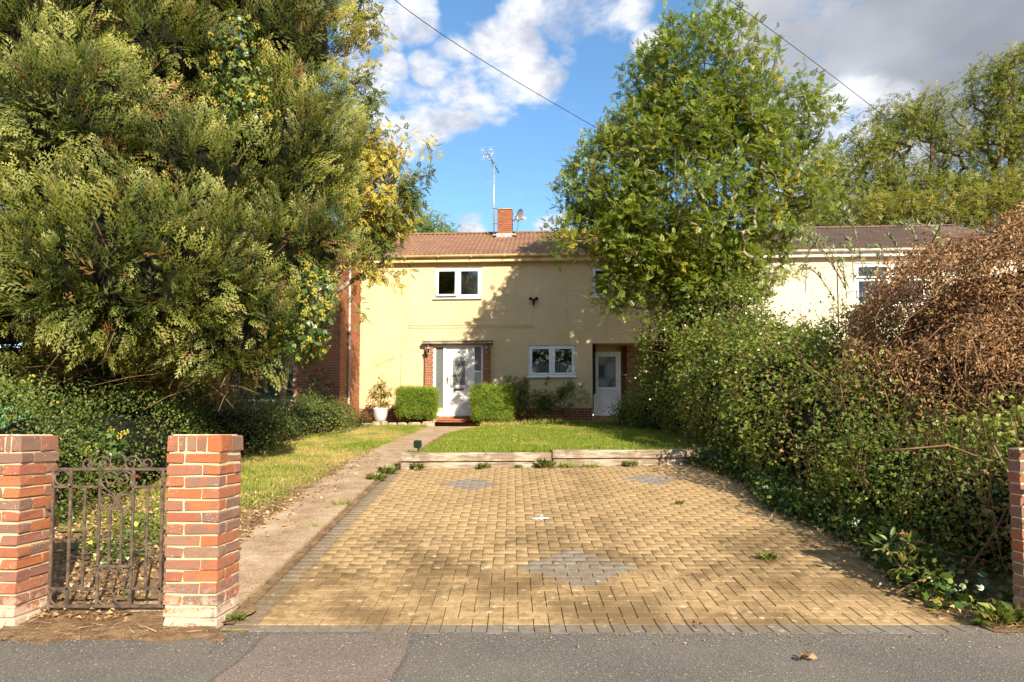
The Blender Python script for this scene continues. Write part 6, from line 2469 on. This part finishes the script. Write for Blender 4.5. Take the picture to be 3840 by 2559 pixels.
# ivy carpet behind the gate
n = 3200
y = rng.uniform(4.65, 6.9, n)
x = rng.uniform(-5.2, -2.72, n)
keep = np.array([noise.noise((a * 1.6, b * 1.6, 4)) for a, b in zip(x, y)]) + -.5 * (y > 5.9 + (x + 2.7) * -.8) > .06 + .1 * rng.random(n)
x, y = x[keep], y[keep]
n = len(x)
P = np.stack([x, y, gzv(x, y) + .02 + rng.random(n) * .14], 1)
D = unit(rng.normal(0, .6, (n, 3)) + np.array([[0, -.4, .4]]))
me = leaf_mesh('ivy_carpet', t_ivy(), P, D, rng.uniform(.03, .06, n), .62 + rng.normal(0, .22, n), (rng.random(n) < .12) * .8, face=np.tile(np.array([[0, -.4, 1.0]]), (n, 1)), roll=.4)
ob('ivy_carpet', me, IVY, label='ivy carpet growing over leaf litter behind the gate', cat='ground ivy', kind='stuff')
# fallen leaves
n = 5200
y = np.concatenate([rng.uniform(4.3, 8.0, 3800), rng.uniform(4.3, 10.3, 900), rng.uniform(6, 12, 500)])
x = np.concatenate([rng.uniform(-5.2, -2.5, 3800), rng.normal(3.15, .22, 900), rng.normal(-2.62, .22, 500)])
P = np.stack([x, y, gzv(x, y) + .035 + rng.random(n) * .02], 1)
D = np.stack([rng.normal(0, 1, n), rng.normal(0, 1, n), rng.normal(0, .3, n)], 1)
me = leaf_mesh('fallen_leaves', t_leaf(.5, .2), P, D, rng.uniform(.03, .065, n), rng.uniform(.5, 1.3, n), None, None, .5)
ob('fallen_leaves', me, DEAD, label='dry fallen leaves littering the soil behind the gate', cat='leaves', kind='stuff')

# single curled leaves on the tarmac
def dry_leaf(x, y, label, seed, s=.06):
    rng = np.random.default_rng(seed)
    k = 4
    me = leaf_mesh('dry_leaf', t_leaf(.5, .3), rng.normal(0, .012, (k, 3)) + np.array([[0, 0, .018]]), rng.normal(0, 1, (k, 3)) * np.array([[1, 1, .4]]), rng.uniform(.6, 1, k) * s, rng.uniform(.3, .8, k), None, None, .8)
    ob('dry_leaf', me, DEAD, label=label, cat='leaf', loc=(x, y, .006))


dry_leaf(1.62, 3.62, 'curled brown leaf lying alone on the tarmac', 1, .075)
dry_leaf(1.20, 4.22, 'small dry leaf on the grey edging pavers', 2, .05)
dry_leaf(3.20, 3.98, 'orange leaf on the tarmac under the wall end', 3, .06)

# pink flowered plant at the foot of the thicket
tp = [(R.gauss(0, .10), R.gauss(0, .08), R.uniform(.08, .34)) for _ in range(24)]
shrub('pink_flowering_plant', 'small pink flowered plant at the foot of the brambles', (2.98, 4.98, gz(0, 4.98)), tp, HEDGE, 7, .10, 91, t_leaf2(.32), 'plant', blooms=[(-.06, -.06, .40), (.08, -.05, .33)], petal=PETAL_P, spread=.06, bs=.5)
# cut branches at the foot of the thicket
mbv = MB()
for a, b, c in (((2.75, 4.75, .10), (3.15, 4.85, .25), (3.6, 4.9, .22)), ((3.2, 5.2, .35), (3.5, 4.95, .30), (3.95, 4.85, .18)), ((3.35, 4.9, .2), (3.5, 4.8, .5), (3.75, 4.9, .8)), ((3.75, 5.1, 1.15), (3.78, 4.9, .8), (3.8, 4.85, .35)), ((3.0, 5.3, 1.1), (3.4, 5.1, 1.15), (3.76, 5.05, 1.0))):
    mbv.tube([Vector(a), Vector(b), Vector(c)], [.010, .008, .005], 5)
mbv.build('cut_branches', TWIG, label='bare cut branches lying against the foot of the thicket', cat='branches', kind='stuff')

# ------------------------------------------------------------------ grit and litter along the edges
rng = np.random.default_rng(303)
n = 2600
x = np.concatenate([rng.uniform(-1.9, 3.6, 1300), rng.uniform(-3.3, -1.5, 800), rng.uniform(-2.6, -1.7, 500)])
y = np.concatenate([4.10 - np.abs(rng.normal(0, .16, 1300)) * (rng.random(1300) < .8), rng.normal(3.92, .16, 800), rng.uniform(4.3, 10, 500)])
P = np.stack([x, y, np.maximum(gzv(x, y), 0) + np.where(y > 4.3, .037, .006)], 1)
tet = (np.array([(-.5, -.4, 0), (.5, -.35, 0), (0, .5, 0), (.05, 0, .55)], float), np.array([(0, 1, 3), (1, 2, 3), (2, 0, 3)]))
me = leaf_mesh('grit', tet, P, np.stack([rng.normal(0, 1, n), rng.normal(0, 1, n), np.zeros(n)], 1), rng.uniform(.003, .011, n) * np.where(rng.random(n) < .06, 1.8, 1), rng.random(n), None, None, .05)
ob('grit', me, mat('grit', lambda nt: bsdf(nt, nt.ramp(nt.attr('tint'), [(0, (.08, .06, .04)), (.6, (.22, .17, .12)), (1, (.42, .36, .28))]), .9)), label='loose grit along the paving and tarmac edge', cat='grit', kind='stuff')
n = 1500
x = np.concatenate([rng.uniform(-3.2, -1.9, 800), rng.normal(3.3, .25, 350), rng.uniform(-4.4, -2.6, 350)])
y = np.concatenate([rng.uniform(3.9, 4.8, 800), rng.uniform(4.1, 4.8, 350), rng.uniform(4.8, 7.5, 350)])
P = np.stack([x, y, np.maximum(gzv(x, y), 0) + .028 + rng.random(n) * .015], 1)
me = leaf_mesh('straw', (np.array([(0, -.022, 0), (0, .022, 0), (1, 0, .08)], float), np.array([(0, 1, 2)])), P, np.stack([rng.normal(0, 1, n), rng.normal(0, .6, n), np.abs(rng.normal(0, .12, n))], 1), rng.uniform(.03, .12, n), rng.uniform(.35, 1.1, n))
ob('straw', me, DEAD, label='dry straw and stalks strewn on the gateway soil', cat='straw', kind='stuff')
